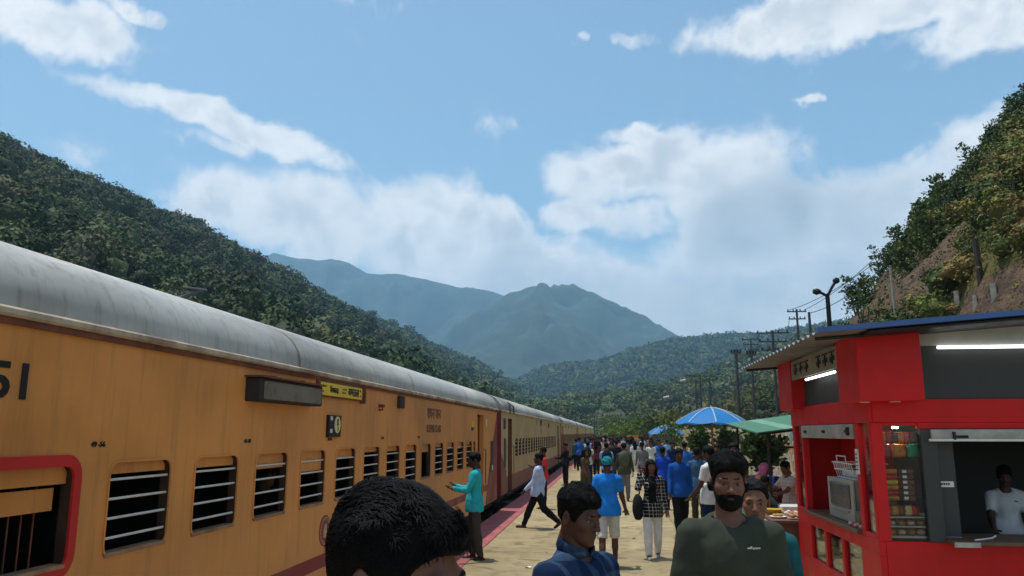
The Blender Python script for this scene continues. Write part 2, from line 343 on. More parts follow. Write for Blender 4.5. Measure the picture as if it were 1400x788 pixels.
def in_view(X, Y, Z, pad=120):
    v = np.stack([X, Y, Z-H], -1); d = v@CF; px = CX+F*(v@CR)/np.maximum(d, 1); py = CY-F*(v@CU)/np.maximum(d, 1)
    return (d > 5) & (px > -pad) & (px < 1400+pad) & (py > -pad) & (py < 680) & ((px > 840) | (py < 335+.3125*px+50))
def forest(name, x0, x1, y0, y1, st, protos, rs, label, keep=None, zmin=1., zoff=.5, colf=greens):
    X, Y = jitter_grid(x0, x1, y0, y1, st); Z = hill_z(X, Y); k = (Z > zmin) & in_view(X, Y, Z)
    if keep is not None: k &= keep(X, Y, Z)
    X, Y, Z = X[k], Y[k], Z[k]; sz = (rs[0]+(rs[1]-rs[0])*RNG.random(len(X))**1.5*1.15)*(.75+.6*vnoise(np.stack([X, Y, Z], -1), 1/30., 5))
    pt_ = np.stack([X, Y, Z], -1); o = plant(name, pt_, sz, colf(len(X))*(.55+.9*fbm(pt_, 1/55., 3, 8))[:, None]*np.stack([.85+.3*vnoise(pt_, 1/90., 4), np.ones(len(X)), np.ones(len(X))], 1), P_LOD, M_LEAF, zoff); tag(o, label, 'forest', kind='stuff'); return len(X)
cnt = [forest('forest', -292, -16, 40, 520, 6.2, P_NEAR, (2.6, 5.4), 'dense dark green forest covering the hillside behind the train'),
       forest('forest', -300, -16, 520, 1050, 7.2, P_MID, (3.6, 6.2), 'forest farther along the hillside behind the train'),
       forest('forest', -300, -10, 1050, 2100, 10.5, P_FAR, (5.5, 9), 'distant end of the forested hillside behind the train'),
       forest('forest', 10, 320, 90, 420, 5.6, P_NEAR, (1.6, 3.4), 'loose bushes and trees on the slope beyond the boundary wall', lambda x, y, z: vnoise(np.stack([x, y, z], -1), 1/16., 2) > .42, .2, .35,
              lambda n: greens(n, ((.07, .085, .025), (.05, .075, .022), (.14, .13, .035), (.10, .085, .04)), (.35, .3, .22, .13))),
       forest('forest', -140, 420, 380, 760, 7.2, P_MID, (3., 5.8), 'light green wood on the lower hill across the valley', None, 1., .45,
              lambda n: greens(n, ((.06, .095, .03), (.09, .125, .042), (.13, .155, .06), (.085, .09, .042)), (.35, .33, .22, .10))),
       forest('forest', -260, 700, 760, 1560, 11, P_FAR, (5., 9.5), 'dark forested ridge closing the valley below the mountains')]
print('trees', cnt, sum(len(o.data.polygons) for o in bpy.data.objects if o.type == 'MESH'))

# ---------------------------------------------------------------- steep cut slope on the right
PX = [6, 9, 10, 12, 17, 25, 35, 60, 90]; PZ = [-1, -.9, 2.2, 6.8, 12.6, 19.6, 28.6, 47, 59]
def slope_z(x, y):
    P = np.stack([x, y, np.zeros_like(x)], -1); yn = 36+1.02*(x-10)
    z = np.interp(x, PX, PZ)*(1-sm(y, yn, yn+26)); n = fbm(P, 1/7., 4, 11)-.5
    return z+(n*3.2+(fbm(P, 1/1.8, 3, 13)-.5)*.9)*sm(z, 1, 6)
SX = np.arange(6.5, 80, .42); SY = np.arange(9, 110, .55); A, B = np.meshgrid(SX, SY, indexing='ij'); SZ = slope_z(A, B)
def slope_mat():
    m = bpy.data.materials.new('cut_slope_earth'); m.use_nodes = True; t = m.node_tree; b = t.nodes['Principled BSDF']; b.inputs['Roughness'].default_value = .95; b.inputs['Specular IOR Level'].default_value = .1
    tc = N(t, 'ShaderNodeTexCoord'); n1 = noise(t, tc.outputs['Object'], .25, 6, .65); n2 = noise(t, tc.outputs['Object'], 1.6, 8, .7)
    at_ = N(t, 'ShaderNodeAttribute', attribute_name='rock'); g_ = mixc(t, sstep(t, n1.outputs['Fac'], .4, .6), (.10, .10, .035), (.15, .125, .05)); k_ = mixc(t, sstep(t, n2.outputs['Fac'], .35, .65), (.19, .125, .085), (.085, .062, .05)); c = mixc(t, sstep(t, at_.outputs['Fac'], .49, .535), g_, k_)
    t.links.new(c, b.inputs['Base Color']); bp = N(t, 'ShaderNodeBump'); bp.inputs['Strength'].default_value = .9; bp.inputs['Distance'].default_value = .3; t.links.new(n2.outputs['Fac'], bp.inputs['Height']); t.links.new(bp.outputs[0], b.inputs['Normal']); return m
slope = link('slope', mesh_np('slope', np.stack([A, B, SZ], -1).reshape(-1, 3), grid_faces(len(SX), len(SY)), [slope_mat()], smooth=True)); tag(slope, kind='structure')
def slope_point(px, py, y0=16, y1=75):
    d = ray(px, py); ys = np.arange(y0, y1, .2); pts = CC[None]+d[None]*(ys/d[1])[:, None]; zz = slope_z(pts[:, 0], pts[:, 1]); hit = np.where(zz > pts[:, 2])[0]
    return pts[hit[0]] if len(hit) else pts[-1]
ROCKS = [(slope_point(px, py), r_) for px, py, r_ in ((1300, 335, 3.2), (1272, 362, 2.6), (1185, 425, 2.2), (1165, 438, 2.0), (1372, 424, 2.4), (1330, 432, 2.0), (1240, 410, 1.6))]
def rock_f(P3):
    v = fbm(P3*np.array([1, .8, .5]), 1/8., 3, 21)
    for c_, r_ in ROCKS: v = v+.17*np.exp(-(((P3-c_)/(.72*r_*np.array([1, 1.5, 1.1])))**2).sum(-1))
    return v
slope.data.attributes.new('rock', 'FLOAT', 'POINT').data.foreach_set('value', rock_f(np.stack([A, B, SZ], -1).reshape(-1, 3)).astype(np.float32))
def leaf_cards(base, n, spread, up, leaf, r):
    """n pointed two-triangle leaves around each base point; returns V (..,4,3)"""
    m = len(base); p = base[:, None, :]+r.normal(size=(m, n, 3))*np.array([spread, spread, 0])+np.array([0, 0, 1])*r.uniform(0, up, (m, n, 1))
    d = r.normal(size=(m, n, 3)); d[..., 2] = np.abs(d[..., 2])*.8+.1; d /= np.linalg.norm(d, axis=-1, keepdims=True)
    s = np.cross(d, r.normal(size=(m, n, 3))); s /= np.linalg.norm(s, axis=-1, keepdims=True); L = leaf*r.uniform(.5, 1.4, (m, n, 1)); w = L*.27
    return np.stack([p, p+d*L*.5+s*w, p+d*L, p+d*L*.5-s*w], 2)
def leaf_obj(name, Q, col, m, parent=None, off=(0, 0, 0)):
    V = Q.reshape(-1, 3)-np.array(off); n = len(V)//4; me = mesh_np(name, V, np.arange(n*4).reshape(-1, 4), [m])
    at = me.color_attributes.new('tint', 'FLOAT_COLOR', 'POINT'); c4 = np.ones((len(V), 4), np.float32); c4[:, :3] = np.repeat(col.reshape(-1, 3), 4, 0); at.data.foreach_set('color', c4.ravel())
    return link(name, me, parent)
M_SHRUB = mat('shrub_leaves', (1, 1, 1), .6, .15, 1., attr='tint', spec=.2, transl=.22)
x = RNG.uniform(9.3, 62, 62000); y = RNG.uniform(14, 92, 62000); z = slope_z(x, y); k = in_view(x, y, z, 60) & (z > .3)
P3 = np.stack([x, y, z], -1); rock = rock_f(P3); k &= (rock < .525) | (RNG.random(len(x)) < .28)
yn = 36+1.02*(x-10); edge = sm(y, yn-9, yn-2)
base = P3[k]; e = edge[k]; rk = rock[k]; n = len(base); nz = fbm(base, 1/5., 3, 31)
dry = np.array([(.22, .20, .055), (.21, .15, .05), (.17, .18, .045), (.12, .15, .035), (.10, .13, .04)]); grn = np.array([(.035, .06, .016), (.05, .08, .02), (.07, .095, .022)])
pick = RNG.random(n) < np.clip(e*.9+(nz > .56)*.30, 0, 1)
cb = np.where(pick[:, None], grn[RNG.integers(0, 3, n)], dry[RNG.integers(0, 5, n)])
big = np.where(pick, 1., .0); Q1 = leaf_cards(base, 9, .30, .42, .135, RNG); Q1[..., 2] += (big*.35)[:, None, None]
cl = cb[:, None, :]*RNG.uniform(.7, 1.35, (n, 9, 1))
o = leaf_obj('undergrowth', Q1, cl, M_SHRUB); tag(o, 'yellowing weeds and shrubs covering the steep cut slope', 'undergrowth', kind='stuff'); print('undergrowth', n)
kb_ = RNG.choice(np.where(rk < .53)[0], 1200, replace=False); cbb = cb[kb_]*RNG.uniform(.75, 1.2, (1200, 1)); o = plant('undergrowth', base[kb_], RNG.uniform(.3, 1.0, 1200)**1.3+.15, cbb, P_LOD, M_LEAF, .35, (.6, 1.)); tag(o, 'low rounded bushes dotted over the steep cut slope', 'undergrowth', kind='stuff')
# saplings along the skyline of the slope
M_STEM = mat('sapling_stem', (.09, .065, .04), .9, .2, 5)
def sapling(x, y, h, label, r, group, n=95, colw=grn*1.35, lean=.10, leaf=.20):
    z = float(slope_z(np.array([x]), np.array([y]))[0]); o = empty('sapling', (x, y, z-.15), 0, label, 'sapling', group); b = MB(); tops = []
    for q in range(r.integers(2, 4)):
        d = np.array([r.normal()*lean, r.normal()*lean, 1]); hh = h*r.uniform(.7, 1); pts = [np.array([x, y, z-.2])+d*hh*t+np.array([r.normal(), r.normal(), 0])*.05*t for t in (0, .35, .7, 1)]
        b.tube(pts, [.04, .03, .02, .008], 5); tops.append(pts)
    b.build('stem', M_STEM, o); bp = []
    for i in range(n):
        p = tops[i % len(tops)]; t = r.uniform(.18, 1.05); j = min(2, int(t*3)); bp.append(p[j]+(p[j+1]-p[j])*(t*3-j)+r.normal(size=3)*np.array([.24, .24, .15])*(1.2-.8*t))
    bp = np.array(bp); Q = leaf_cards(bp, 5, .12, .12, leaf, r); c = colw[r.integers(0, 3, n)][:, None, :]*r.uniform(.7, 1.3, (n, 5, 1)); leaf_obj('foliage', Q, c, M_SHRUB, o, o.location)
r_ = np.random.default_rng(5)
for i in range(64):
    xx = 12.2+i*.62+r_.uniform(-.3, .3); yy = 36+1.02*(xx-10)+r_.uniform(-5, 3.5)
    sapling(xx, yy, r_.uniform(1.3, 2.9), 'leafy green sapling on the skyline of the cut slope', r_, 'saplings along the skyline of the cut slope')
for i in range(5):
    sapling(10.3+i*.35, 36+r_.uniform(-3, 3), 2.2, 'thin sparse sapling at the foot of the cut slope behind the lamp post', r_, 'sparse saplings at the foot of the slope', n=14)
# posts on the slope
M_CONC = mat('old_concrete', (.42, .39, .33), .9, .25, 6, .4, 30); M_WOOD = mat('weathered_wood', (.07, .055, .045), .9, .3, 8)
def slope_post(name, px0, py0, px1, py1, r, m, label, cat, group=None, sq=False):
    p = slope_point(px0, py0); q = onY(px1, py1, p[1]); o = empty(name, tuple(p), 0, label, cat, group); b = MB(); b.tube([p-np.array([0, 0, .6]), q], [r, r*.85], 4 if sq else 7); b.build('post', m, o); return o, p, q
slope_post('fence_post', 1362, 412, 1358, 388, .13, M_CONC, 'pale concrete post at the foot of the slope', 'post', 'concrete posts on the slope', True)
slope_post('fence_post', 1311, 420, 1308, 398, .13, M_CONC, 'pale concrete post at the foot of the slope', 'post', 'concrete posts on the slope', True)
slope_post('fence_post', 1334, 420, 1333, 404, .10, M_CONC, 'pale concrete post at the foot of the slope', 'post', 'concrete posts on the slope', True)
slope_post('wooden_pole', 1341, 382, 1333, 327, .11, M_WOOD, 'dark leaning wooden pole on the cut slope', 'pole')
slope_post('wooden_pole', 1225, 440, 1217, 366, .06, M_CONC, 'thin pale bamboo pole in front of the cut slope', 'pole')

# ================================================================ platform
def concrete_mat():
    m = bpy.data.materials.new('platform_concrete'); m.use_nodes = True; t = m.node_tree; b = t.nodes['Principled BSDF']; b.inputs['Roughness'].default_value = .9; b.inputs['Specular IOR Level'].default_value = .2
    ge = N(t, 'ShaderNodeNewGeometry'); v = ge.outputs['Position']
    n1 = noise(t, v, .55, 6, .65); n2 = noise(t, v, 3.2, 7, .7); n3 = noise(t, v, 60, 3, .6); n4 = noise(t, v, 1.3, 4, .5, 1.5)
    c = mixc(t, sstep(t, n1.outputs['Fac'], .32, .68), (.30, .235, .125), (.39, .315, .18)); c = mixc(t, sstep(t, n2.outputs['Fac'], .46, .70, 0, .75), c, (.20, .155, .085))
    c = mixc(t, sstep(t, n4.outputs['Fac'], .56, .66, 0, .6), c, (.13, .10, .06)); c = mixc(t, sstep(t, n3.outputs['Fac'], .6, .75, 0, .3), c, (.52, .42, .26))
    oi = N(t, 'ShaderNodeObjectInfo'); vsc = N(t, 'ShaderNodeVectorMath', operation='SCALE'); t.links.new(c, vsc.inputs[0]); t.links.new(sstep(t, oi.outputs['Random'], 0, 1, .84, 1.12), vsc.inputs['Scale']); c = vsc.outputs[0]
    t.links.new(c, b.inputs['Base Color']); bp = N(t, 'ShaderNodeBump'); bp.inputs['Strength'].default_value = .5; bp.inputs['Distance'].default_value = .01
    t.links.new(mth(t, 'ADD', n2.outputs['Fac'], mth(t, 'MULTIPLY', n3.outputs['Fac'], .4)), bp.inputs['Height']); t.links.new(bp.outputs[0], b.inputs['Normal']); return m
M_PLAT = concrete_mat(); M_REDEDGE = mat('red_edge_paint', (.36, .10, .10), .8, .25, 2.5, .3, 25, dirt=(.36, .22, .16), dirt_amt=.55); M_DARKC = mat('platform_base', (.10, .085, .065), .95, .25, 2)
plat = bx('platform', M_DARKC, None, -2.84, 7.6, -6, 170, -.9, -.06); tag(plat, kind='structure')
def slab_proto(w, l, m, c=.008):
    b = MB(); b.box(0, w, 0, l, -.075, 0, c); me = b.build('x', m, None, abs_=False, recalc=False); d = me.data; bpy.data.objects.remove(me); return d
cols = ((-2.225, 1.3), (1.308, 4.5), (4.508, 7.58)); protos_s = [slab_proto(b-a, 3.278, M_PLAT) for a, b in cols]; edge_me = slab_proto(.64, 1.094, M_REDEDGE, .01)
for i in range(52):
    for (a, b), me in zip(cols, protos_s): link('paving_slab', me, plat, (a, -5.9+i*3.3, RNG.uniform(-.003, .003)))
for i in range(120): link('edge_slab', edge_me, plat, (-2.872, -5.9+i*1.1, .004+RNG.uniform(-.003, .003)))
bal = bx('track_bed', mat('ballast', (.13, .115, .10), .95, .4, 9, .8, 14), None, -9.6, -2.86, -40, 400, -.98, -.80); tag(bal, kind='structure')
M_RAIL = mat('rail_steel', (.16, .10, .075), .6, .2, 3, metal=.6)
for x in (-3.74, -5.41): o = MB(); o.box(x-.035, x+.035, -40, 300, -.80, -.66, .01); tag(o.build('rail', M_RAIL), kind='structure')

# ================================================================ train
XS = -2.95; XC = -4.575
M_ORANGE = mat('coach_orange', (.68, .275, .068), .42, .12, 1.3, .22, 1.6, spec=.4, streak=.22, dirt=(.46, .19, .06), dirt_amt=.45)
M_MAROON = mat('coach_maroon', (.20, .025, .030), .5, .15, 2, streak=.2); M_CREAM = mat('coach_cream', (.50, .37, .19), .5, .12, 1.2, streak=.22, dirt=(.30, .19, .09), dirt_amt=.4)
M_CREAM2 = mat('coach_pale_yellow', (.55, .44, .20), .5, .12, 1.2, streak=.2); M_BROWNRED = mat('coach_red_brown', (.20, .075, .05), .6, .18, 1.5, streak=.25)
M_ROOF = mat('coach_roof', (.55, .53, .48), .5, .16, .9, .12, 3, metal=.25, dirt=(.17, .14, .11), dirt_amt=.85, stretch=(1, .35, 1), streak=.35); M_GUTTER = mat('gutter_rust', (.44, .36, .27), .7, .3, 4, dirt=(.16, .08, .045), dirt_amt=.8)
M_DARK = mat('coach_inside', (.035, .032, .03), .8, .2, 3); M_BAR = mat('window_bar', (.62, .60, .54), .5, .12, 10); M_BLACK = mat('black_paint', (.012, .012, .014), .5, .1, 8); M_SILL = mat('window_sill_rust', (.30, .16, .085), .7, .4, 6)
M_REDP = mat('red_paint', (.50, .022, .020), .5, .12, 4); M_UNDER = mat('underframe_grime', (.035, .030, .027), .85, .3, 5); M_RUST = mat('rusty_iron', (.16, .06, .035), .8, .35, 6); M_REVEAL = mat('window_channel', (.05, .028, .018), .7, .3, 5); M_SEAT = mat('seat_blue', (.03, .06, .16), .6, .2, 4)
M_YELLOW = mat('board_yellow', (.75, .52, .05), .55, .08, 4); M_GLASSD = mat('dusty_dark_glass', (.075, .066, .055), .22, .3, 3, spec=.5, dirt=(.12, .10, .08), dirt_amt=.6)
def rr_pts(y0, y1, z0, z1, r, k=5, rb=None):
    rb = r if rb is None else rb; P = []
    for cy, cz, a0, q in ((y1-r, z1-r, 0, r), (y0+r, z1-r, 90, r), (y0+rb, z0+rb, 180, rb), (y1-rb, z0+rb, 270, rb)):
        P.append([(cy+q*math.cos(math.radians(a0+90*i/k)), cz+q*math.sin(math.radians(a0+90*i/k))) for i in range(k+1)])
    return P
def holed_cell(b, cy0, cy1, cz0, cz1, hole, x, depth=.08, mi=0, mi_in=None):
    """flat wall cell at X = x with a rounded opening and its reveal going to -X"""
    P = rr_pts(*hole); corners = [(cy1, cz1), (cy0, cz1), (cy0, cz0), (cy1, cz0)]; b.cur = mi
    for q, arc in enumerate(P):
        c = corners[q]
        for i in range(len(arc)-1): b.quad((x, *c), (x, *arc[i]), (x, *arc[i+1]))
        nx = P[(q+1) % 4]; b.quad((x, *c), (x, *arc[-1]), (x, *nx[0]), (x, *corners[(q+1) % 4]))
    ring = [p for arc in P for p in arc]; b.cur = mi if mi_in is None else mi_in
    for i in range(len(ring)): p, q = ring[i], ring[(i+1) % len(ring)]; b.quad((x, *p), (x, *q), (x-depth, *q), (x-depth, *p))
    b.cur = 0
def ring_mesh(b, hole, grow, x0, x1):
    y0, y1, z0, z1, r = hole[:5]; I = [p for a in rr_pts(y0, y1, z0, z1, r) for p in a]; O = [p for a in rr_pts(y0-grow, y1+grow, z0-grow, z1+grow, r+grow) for p in a]; n = len(I)
    for i in range(n):
        j = (i+1) % n; b.quad((x1, *I[i]), (x1, *I[j]), (x1, *O[j]), (x1, *O[i])); b.quad((x0, *O[i]), (x0, *O[j]), (x1, *O[j]), (x1, *O[i])); b.quad((x0, *I[i]), (x0, *I[j]), (x1, *I[j]), (x1, *I[i]))
ZB, ZS0, ZS1, ZW0, ZW1, ZG = .28, .60, .735, 1.14, 1.86, 2.53
def roof_profile(n=26, x0=XS, h=.555):
    P = []
    for i in range(n+1):
        a = math.pi*i/n; c, s = math.cos(a), math.sin(a); P.append((XC+(XS-XC)*math.copysign(abs(c)**.62, c)*(-1 if False else 1), ZG+.02+h*abs(s)**.80))
    return P
def make_coach(name, y0, y1, wins, label, body, low, detail, doors, wz=(1.235, 1.775), band=None, shutters=None):
    o = empty(name, (XC, (y0+y1)/2, -.66), 0, label, 'railway coach', 'coaches of the standing train')
    mats = [body, low, M_MAROON, M_REVEAL]; b = MB(); b.cur = 0
    ev = sorted([(w[0], w[1], 'w') for w in wins]+[(d[0], d[1], 'd') for d in doors]); ys = y0
    rows = [(ZB, ZS0, 1), (ZS0, ZS1, 2), (ZS1, ZW0, 1 if band else 0), (ZW0, ZW1, 1 if band else 0), (ZW1, ZG, 0)]
    def plain(a, c):
        for z0, z1, m in rows: b.cur = m; b.quad((XS, a, z0), (XS, c, z0), (XS, c, z1), (XS, a, z1))
        b.cur = 0
    for i, (a, c, k) in enumerate(ev):
        nxt = ev[i+1][0] if i+1 < len(ev) else y1; g0 = (ys+a)/2 if i and k == 'w' and ev[i-1][2] == 'w' else a-.05 if a-.05 > ys else ys
        if k == 'w':
            if a-.04 > ys: plain(ys, a-.04)
            e0, e1 = max(ys, a-.04), c+.04
            for z0, z1, m in rows:
                if (z0, z1) == (ZW0, ZW1): holed_cell(b, e0, e1, z0, z1, (a, c, wz[0], wz[1], .07, 5 if detail else 2, .025), XS, .07, m, 3)
                else: b.cur = m; b.quad((XS, e0, z0), (XS, e1, z0), (XS, e1, z1), (XS, e0, z1))
            ys = e1
        else:
            if a > ys: plain(ys, a)
            b.cur = 0; b.quad((XS, a, 2.36), (XS, c, 2.36), (XS, c, ZG), (XS, a, ZG))
            b.cur = 1
            for yy in (a, c): b.quad((XS, yy, ZB), (XS, yy, 2.36), (XS-.10, yy, 2.36), (XS-.10, yy, ZB))
            b.quad((XS, a, 2.36), (XS, c, 2.36), (XS-.1, c, 2.36), (XS-.1, a, 2.36)); ys = c
    plain(ys, y1)
    b.cur = 0
    for yy in (y0, y1): b.cur = 2; b.quad((XS, yy, ZB), (2*XC-XS, yy, ZB), (2*XC-XS, yy, ZG), (XS, yy, ZG))
    b.cur = 0; b.quad((2*XC-XS, y0, ZB), (2*XC-XS, y1, ZB), (2*XC-XS, y1, ZG), (2*XC-XS, y0, ZG))
    b.build('body', mats, o)
    # inside: floor, inner walls, partitions, ceiling
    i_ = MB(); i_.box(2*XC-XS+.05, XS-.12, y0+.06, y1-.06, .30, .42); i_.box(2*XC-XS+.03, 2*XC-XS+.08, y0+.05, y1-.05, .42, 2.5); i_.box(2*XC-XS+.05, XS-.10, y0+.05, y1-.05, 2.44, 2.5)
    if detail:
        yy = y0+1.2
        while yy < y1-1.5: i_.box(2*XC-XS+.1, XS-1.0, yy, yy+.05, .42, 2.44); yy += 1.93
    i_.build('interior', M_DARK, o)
    # roof
    prof = roof_profile(); r = MB(); n = len(prof)
    for a, c in ((y0-.02, y1+.02),):
        st = np.linspace(a, c, 10)
        for j in range(9):
            for i in range(n-1): r.quad((prof[i][0], st[j], prof[i][1]), (prof[i+1][0], st[j], prof[i+1][1]), (prof[i+1][0], st[j+1], prof[i+1][1]), (prof[i][0], st[j+1], prof[i][1]))
        for e in (a, c): r.v += [(p[0], e, p[1]) for p in prof]; r.f.append(tuple(range(len(r.v)-n, len(r.v)))); r.m.append(0)
    ro = r.build('roof', M_ROOF, o, smooth=True)
    ny = 4 if detail else 2
    for j in range(1, ny+1):
        yy = y0+(y1-y0)*j/(ny+1); s = MB()
        for i in range(n-1):
            p, q = prof[i], prof[i+1]; k = 1.004
            s.quad((XC+(p[0]-XC)*k, yy, ZG+(p[1]-ZG)*1.012), (XC+(q[0]-XC)*k, yy, ZG+(q[1]-ZG)*1.012), (XC+(q[0]-XC)*k, yy+.03, ZG+(q[1]-ZG)*1.012), (XC+(p[0]-XC)*k, yy+.03, ZG+(p[1]-ZG)*1.012))
        s.build('roof_seam', M_GUTTER, ro)
    bx('gutter', M_GUTTER, o, XS-.02, XS+.045, y0, y1, ZG-.015, ZG+.035, .012)
    if detail: bx('gutter_lip', M_RUST, o, XS+.004, XS+.02, y0+.02, y1-.02, ZG-.05, ZG-.014)
    # windows
    for wi, (a, c, *kind) in enumerate(wins):
        kind = kind[0] if kind else 'bars'
        f = MB(); ring_mesh(f, (a+.001, c-.001, wz[0]+.001, wz[1]-.001, .069), .012, XS-.005, XS+(.008 if detail else .004)); w = f.build('window', body if kind != 'emergency' else M_REDP, o)
        if kind == 'emergency':
            f = MB(); ring_mesh(f, (a+.005, c-.005, wz[0]+.005, wz[1]-.005, .065), .062, XS-.005, XS+.011); f.build('red_border', M_REDP, w)
        if detail:
            sill = bx('sill', M_SILL, w, XS-.085, XS+.012, a+.012, c-.012, wz[0]-.004, wz[0]+.02, .004)
            hsh = (shutters or {}).get(wi, .07+.03*((wi*7) % 3))
            sh = MB(); sh.box(XS-.060, XS-.040, a+.006, c-.006, wz[1]-hsh, wz[1]+.02); sh.build('shutter', body, w, recalc=False)
            if kind == 'bars':
                for q in range(4): zb = wz[0]+.10+q*.113; bb = MB(); bb.tube([(XS-.025, a-.01, zb), (XS-.025, c+.01, zb)], .0085, 6); bb.build('bar', M_BAR, w)
            else:
                for q in range(6): yb = a+.09+q*.09; bb = MB(); bb.tube([(XS-.13, yb, wz[0]), (XS-.13, yb, wz[1])], .005, 5); bb.build('bar', M_RUST, w)
                if kind == 'emergency': bx('blind', body, w, XS-.09, XS-.075, a+.006, c-.05, wz[1]-.24, wz[1]-.12)
        elif kind == 'bars':
            sh = MB(); sh.box(XS-.06, XS-.04, a+.006, c-.006, wz[1]-.06, wz[1]); sh.build('shutter', body, w, recalc=False)
            g = MB()
            for q in range(4): zb = wz[0]+.10+q*.113; g.box(XS-.03, XS-.018, a, c, zb-.006, zb+.006)
            g.build('grille', M_BAR, w)
    for (a, c, leaf) in doors:
        d = bx('door', M_BROWNRED if leaf == 'closed' else M_ORANGE if leaf == 'orange' else M_BROWNRED, o, XS-.9 if leaf != 'closed' else XS-.10, XS-.12 if leaf != 'closed' else XS-.06, (a+.02 if leaf == 'closed' else c-.05), c-.01, .36, 2.33, .01)
        for yy in (a-.05, c+.05): hb_ = MB(); hb_.tube([(XS, yy, .75), (XS+.05, yy, .78), (XS+.05, yy, 1.55), (XS, yy, 1.58)], .012, 6); hb_.build('handrail', M_RUST, o)
        st = MB(); st.box(XS-.25, XS-.02, a, c, -.05, -.02); st.box(XS-.25, XS-.02, a, c, .2, .23); st.build('footstep', M_UNDER, o)
    # underframe and bogies
    u = MB(); u.box(2*XC-XS+.2, XS-.12, y0, y1, .12, .30); u.box(XC-1.1, XC+1.1, (y0+y1)/2-3, (y0+y1)/2+3, -.35, .12); u.build('underframe', M_UNDER, o)
    for yb in (y0+3.4, y1-3.4):
        bg_ = MB(); bg_.box(XC-1.15, XC+1.15, yb-1.7, yb+1.7, -.28, .02, .05); bo = bg_.build('bogie', M_UNDER, o)
        for dy in (-1.2, 1.2):
            for sx in (-.83, .83): wh = MB(); wh.tube([(XC+sx-.07, yb+dy, -.22), (XC+sx+.07, yb+dy, -.22)], .44, 18); wh.build('wheel', M_RUST, bo)
    return o
PITCHW = .965
w1 = []
for k in range(-6, 13):
    a = 4.37+PITCHW*k; kind = 'emergency' if k == -1 else 'open' if k == 8 else 'bars'; w1.append((a, a+.65, kind))
w1.append((16.78, 17.02, 'bars'))
coach1 = make_coach('railway_coach', -1.7, 20.35, w1, 'orange sleeper coach with barred windows and a yellow destination board', M_ORANGE, M_ORANGE, True, [(17.28, 18.15, 'orange')], shutters={5: .1, 7: .075, 9: .20, 10: .10, 11: .06})
w2 = [(24.3+.965*k, 24.3+.965*k+.65) for k in range(19)]
coach2 = make_coach('railway_coach', 21.15, 46.6, w2, 'faded cream sleeper coach with black numerals coupled to the orange coach', M_CREAM, M_BROWNRED, False, [(22.6, 23.5, 'open'), (43.9, 44.8, 'open')])
w3 = [(49.6+.965*k, 49.6+.965*k+.65) for k in range(18)]
coach3 = make_coach('railway_coach', 47.4, 70.0, w3, 'pale yellow coach with a dark window band behind the cream coach', M_CREAM2, M_BROWNRED, False, [(48.4, 49.2, 'open'), (68.0, 68.8, 'open')], band=True)
lab = ['second pale yellow coach with a dark window band', 'third pale yellow coach farther down the train', 'farthest pale coach where the train ends in the crowd']
for i in range(3):
    ya = 70.8+i*22.6; ww = [(ya+2.2+.965*k, ya+2.2+.965*k+.65) for k in range(18)]
    make_coach('railway_coach', ya, ya+21.8, ww, lab[i], M_CREAM2, M_BROWNRED, False, [(ya+1., ya+1.8, 'open')], band=True)
# gangways between coaches
for ya, yb in ((20.37, 21.13), (46.62, 47.38)):
    g = MB(); g.box(XC-.7, XC+.7, ya, yb, .3, 2.5, .05); gg = g.build('gangway_bellows', M_UNDER); tag(gg, 'dark rubber gangway bellows between the '+('orange and cream' if ya < 30 else 'cream and pale yellow')+' coaches', 'gangway')
# --- fittings of the orange coach
L = XS+.004
lettering('51', .3, (L, 3.50, 2.205), M_BLACK, coach1, h=.185, sx=1.25, bold=.006); lettering('049', .3, (L, 2.88, 2.205), M_BLACK, coach1, h=.185, sx=1.25, bold=.006)
for s_, y_ in (('49 -56', 4.235), ('41-48', 6.12), ('33-40', 8.02), ('25-32', 9.95), ('17-24', 11.9), ('57-64', 2.3)):
    lettering(s_, .05, (L, y_, 1.885), M_BLACK, coach1, h=.032, bold=.001, sx=1.15)
lettering('शयन यान', .25, (L, 12.95, 2.265), M_BROWNRED, coach1, h=.17, sx=1.15, bold=.004); lettering('SLEEPER CLASS', .2, (L, 12.95, 2.02), M_BROWNRED, coach1, h=.125, sx=.95, bold=.004)
# coach indicator box
ind = MB(); ind.box(XS-.01, XS+.13, 6.03, 7.42, 2.205, 2.40, .012); io = ind.build('indicator_box', M_UNDER, coach1)
bx('pane', mat('indicator_glass', (.17, .145, .115), .3, .3, 2), io, XS+.125, XS+.136, 6.10, 7.38, 2.225, 2.375, .004); bx('hood', M_RUST, io, XS, XS+.16, 6.0, 7.45, 2.40, 2.415)
for y_ in (6.45, 7.1): bx('bracket', M_RUST, io, XS, XS+.05, y_, y_+.06, 2.415, 2.44)
# destination board
db = MB(); db.box(XS, XS+.035, 7.56, 8.98, 2.315, 2.48, .006); do = db.build('board_frame', M_RUST, coach1)
pl = bx('destination_board', M_YELLOW, do, XS+.034, XS+.042, 7.60, 8.93, 2.333, 2.463)
for s_, y_, h_ in (('िसयालदह', 7.99, .085), ('अगरतला', 8.62, .085)): lettering(s_, .1, (XS+.044, y_, 2.398), M_BLACK, do, h=h_, sx=.95, bold=.002)
ar = MB()
for z_, d_ in ((2.418, 1), (2.38, -1)):
    ar.box(XS+.0425, XS+.046, 8.24, 8.36, z_-.006, z_+.006); t_ = 8.38 if d_ > 0 else 8.22; q_ = 8.34 if d_ > 0 else 8.26
    ar.quad((XS+.0455, t_, z_), (XS+.0455, q_, z_+.02), (XS+.0455, q_, z_-.02))
ar.build('arrow', M_RUST, do)
for y_ in (7.66, 8.86): lettering('एक्सप्रेस' if False else 'मेल', .05, (XS+.044, y_, 2.43), M_RUST, do, h=.03); dd = MB(); dd.tube([(XS+.042, y_, 2.37), (XS+.046, y_, 2.37)], .014, 8); dd.build('dot', M_RUST, do)
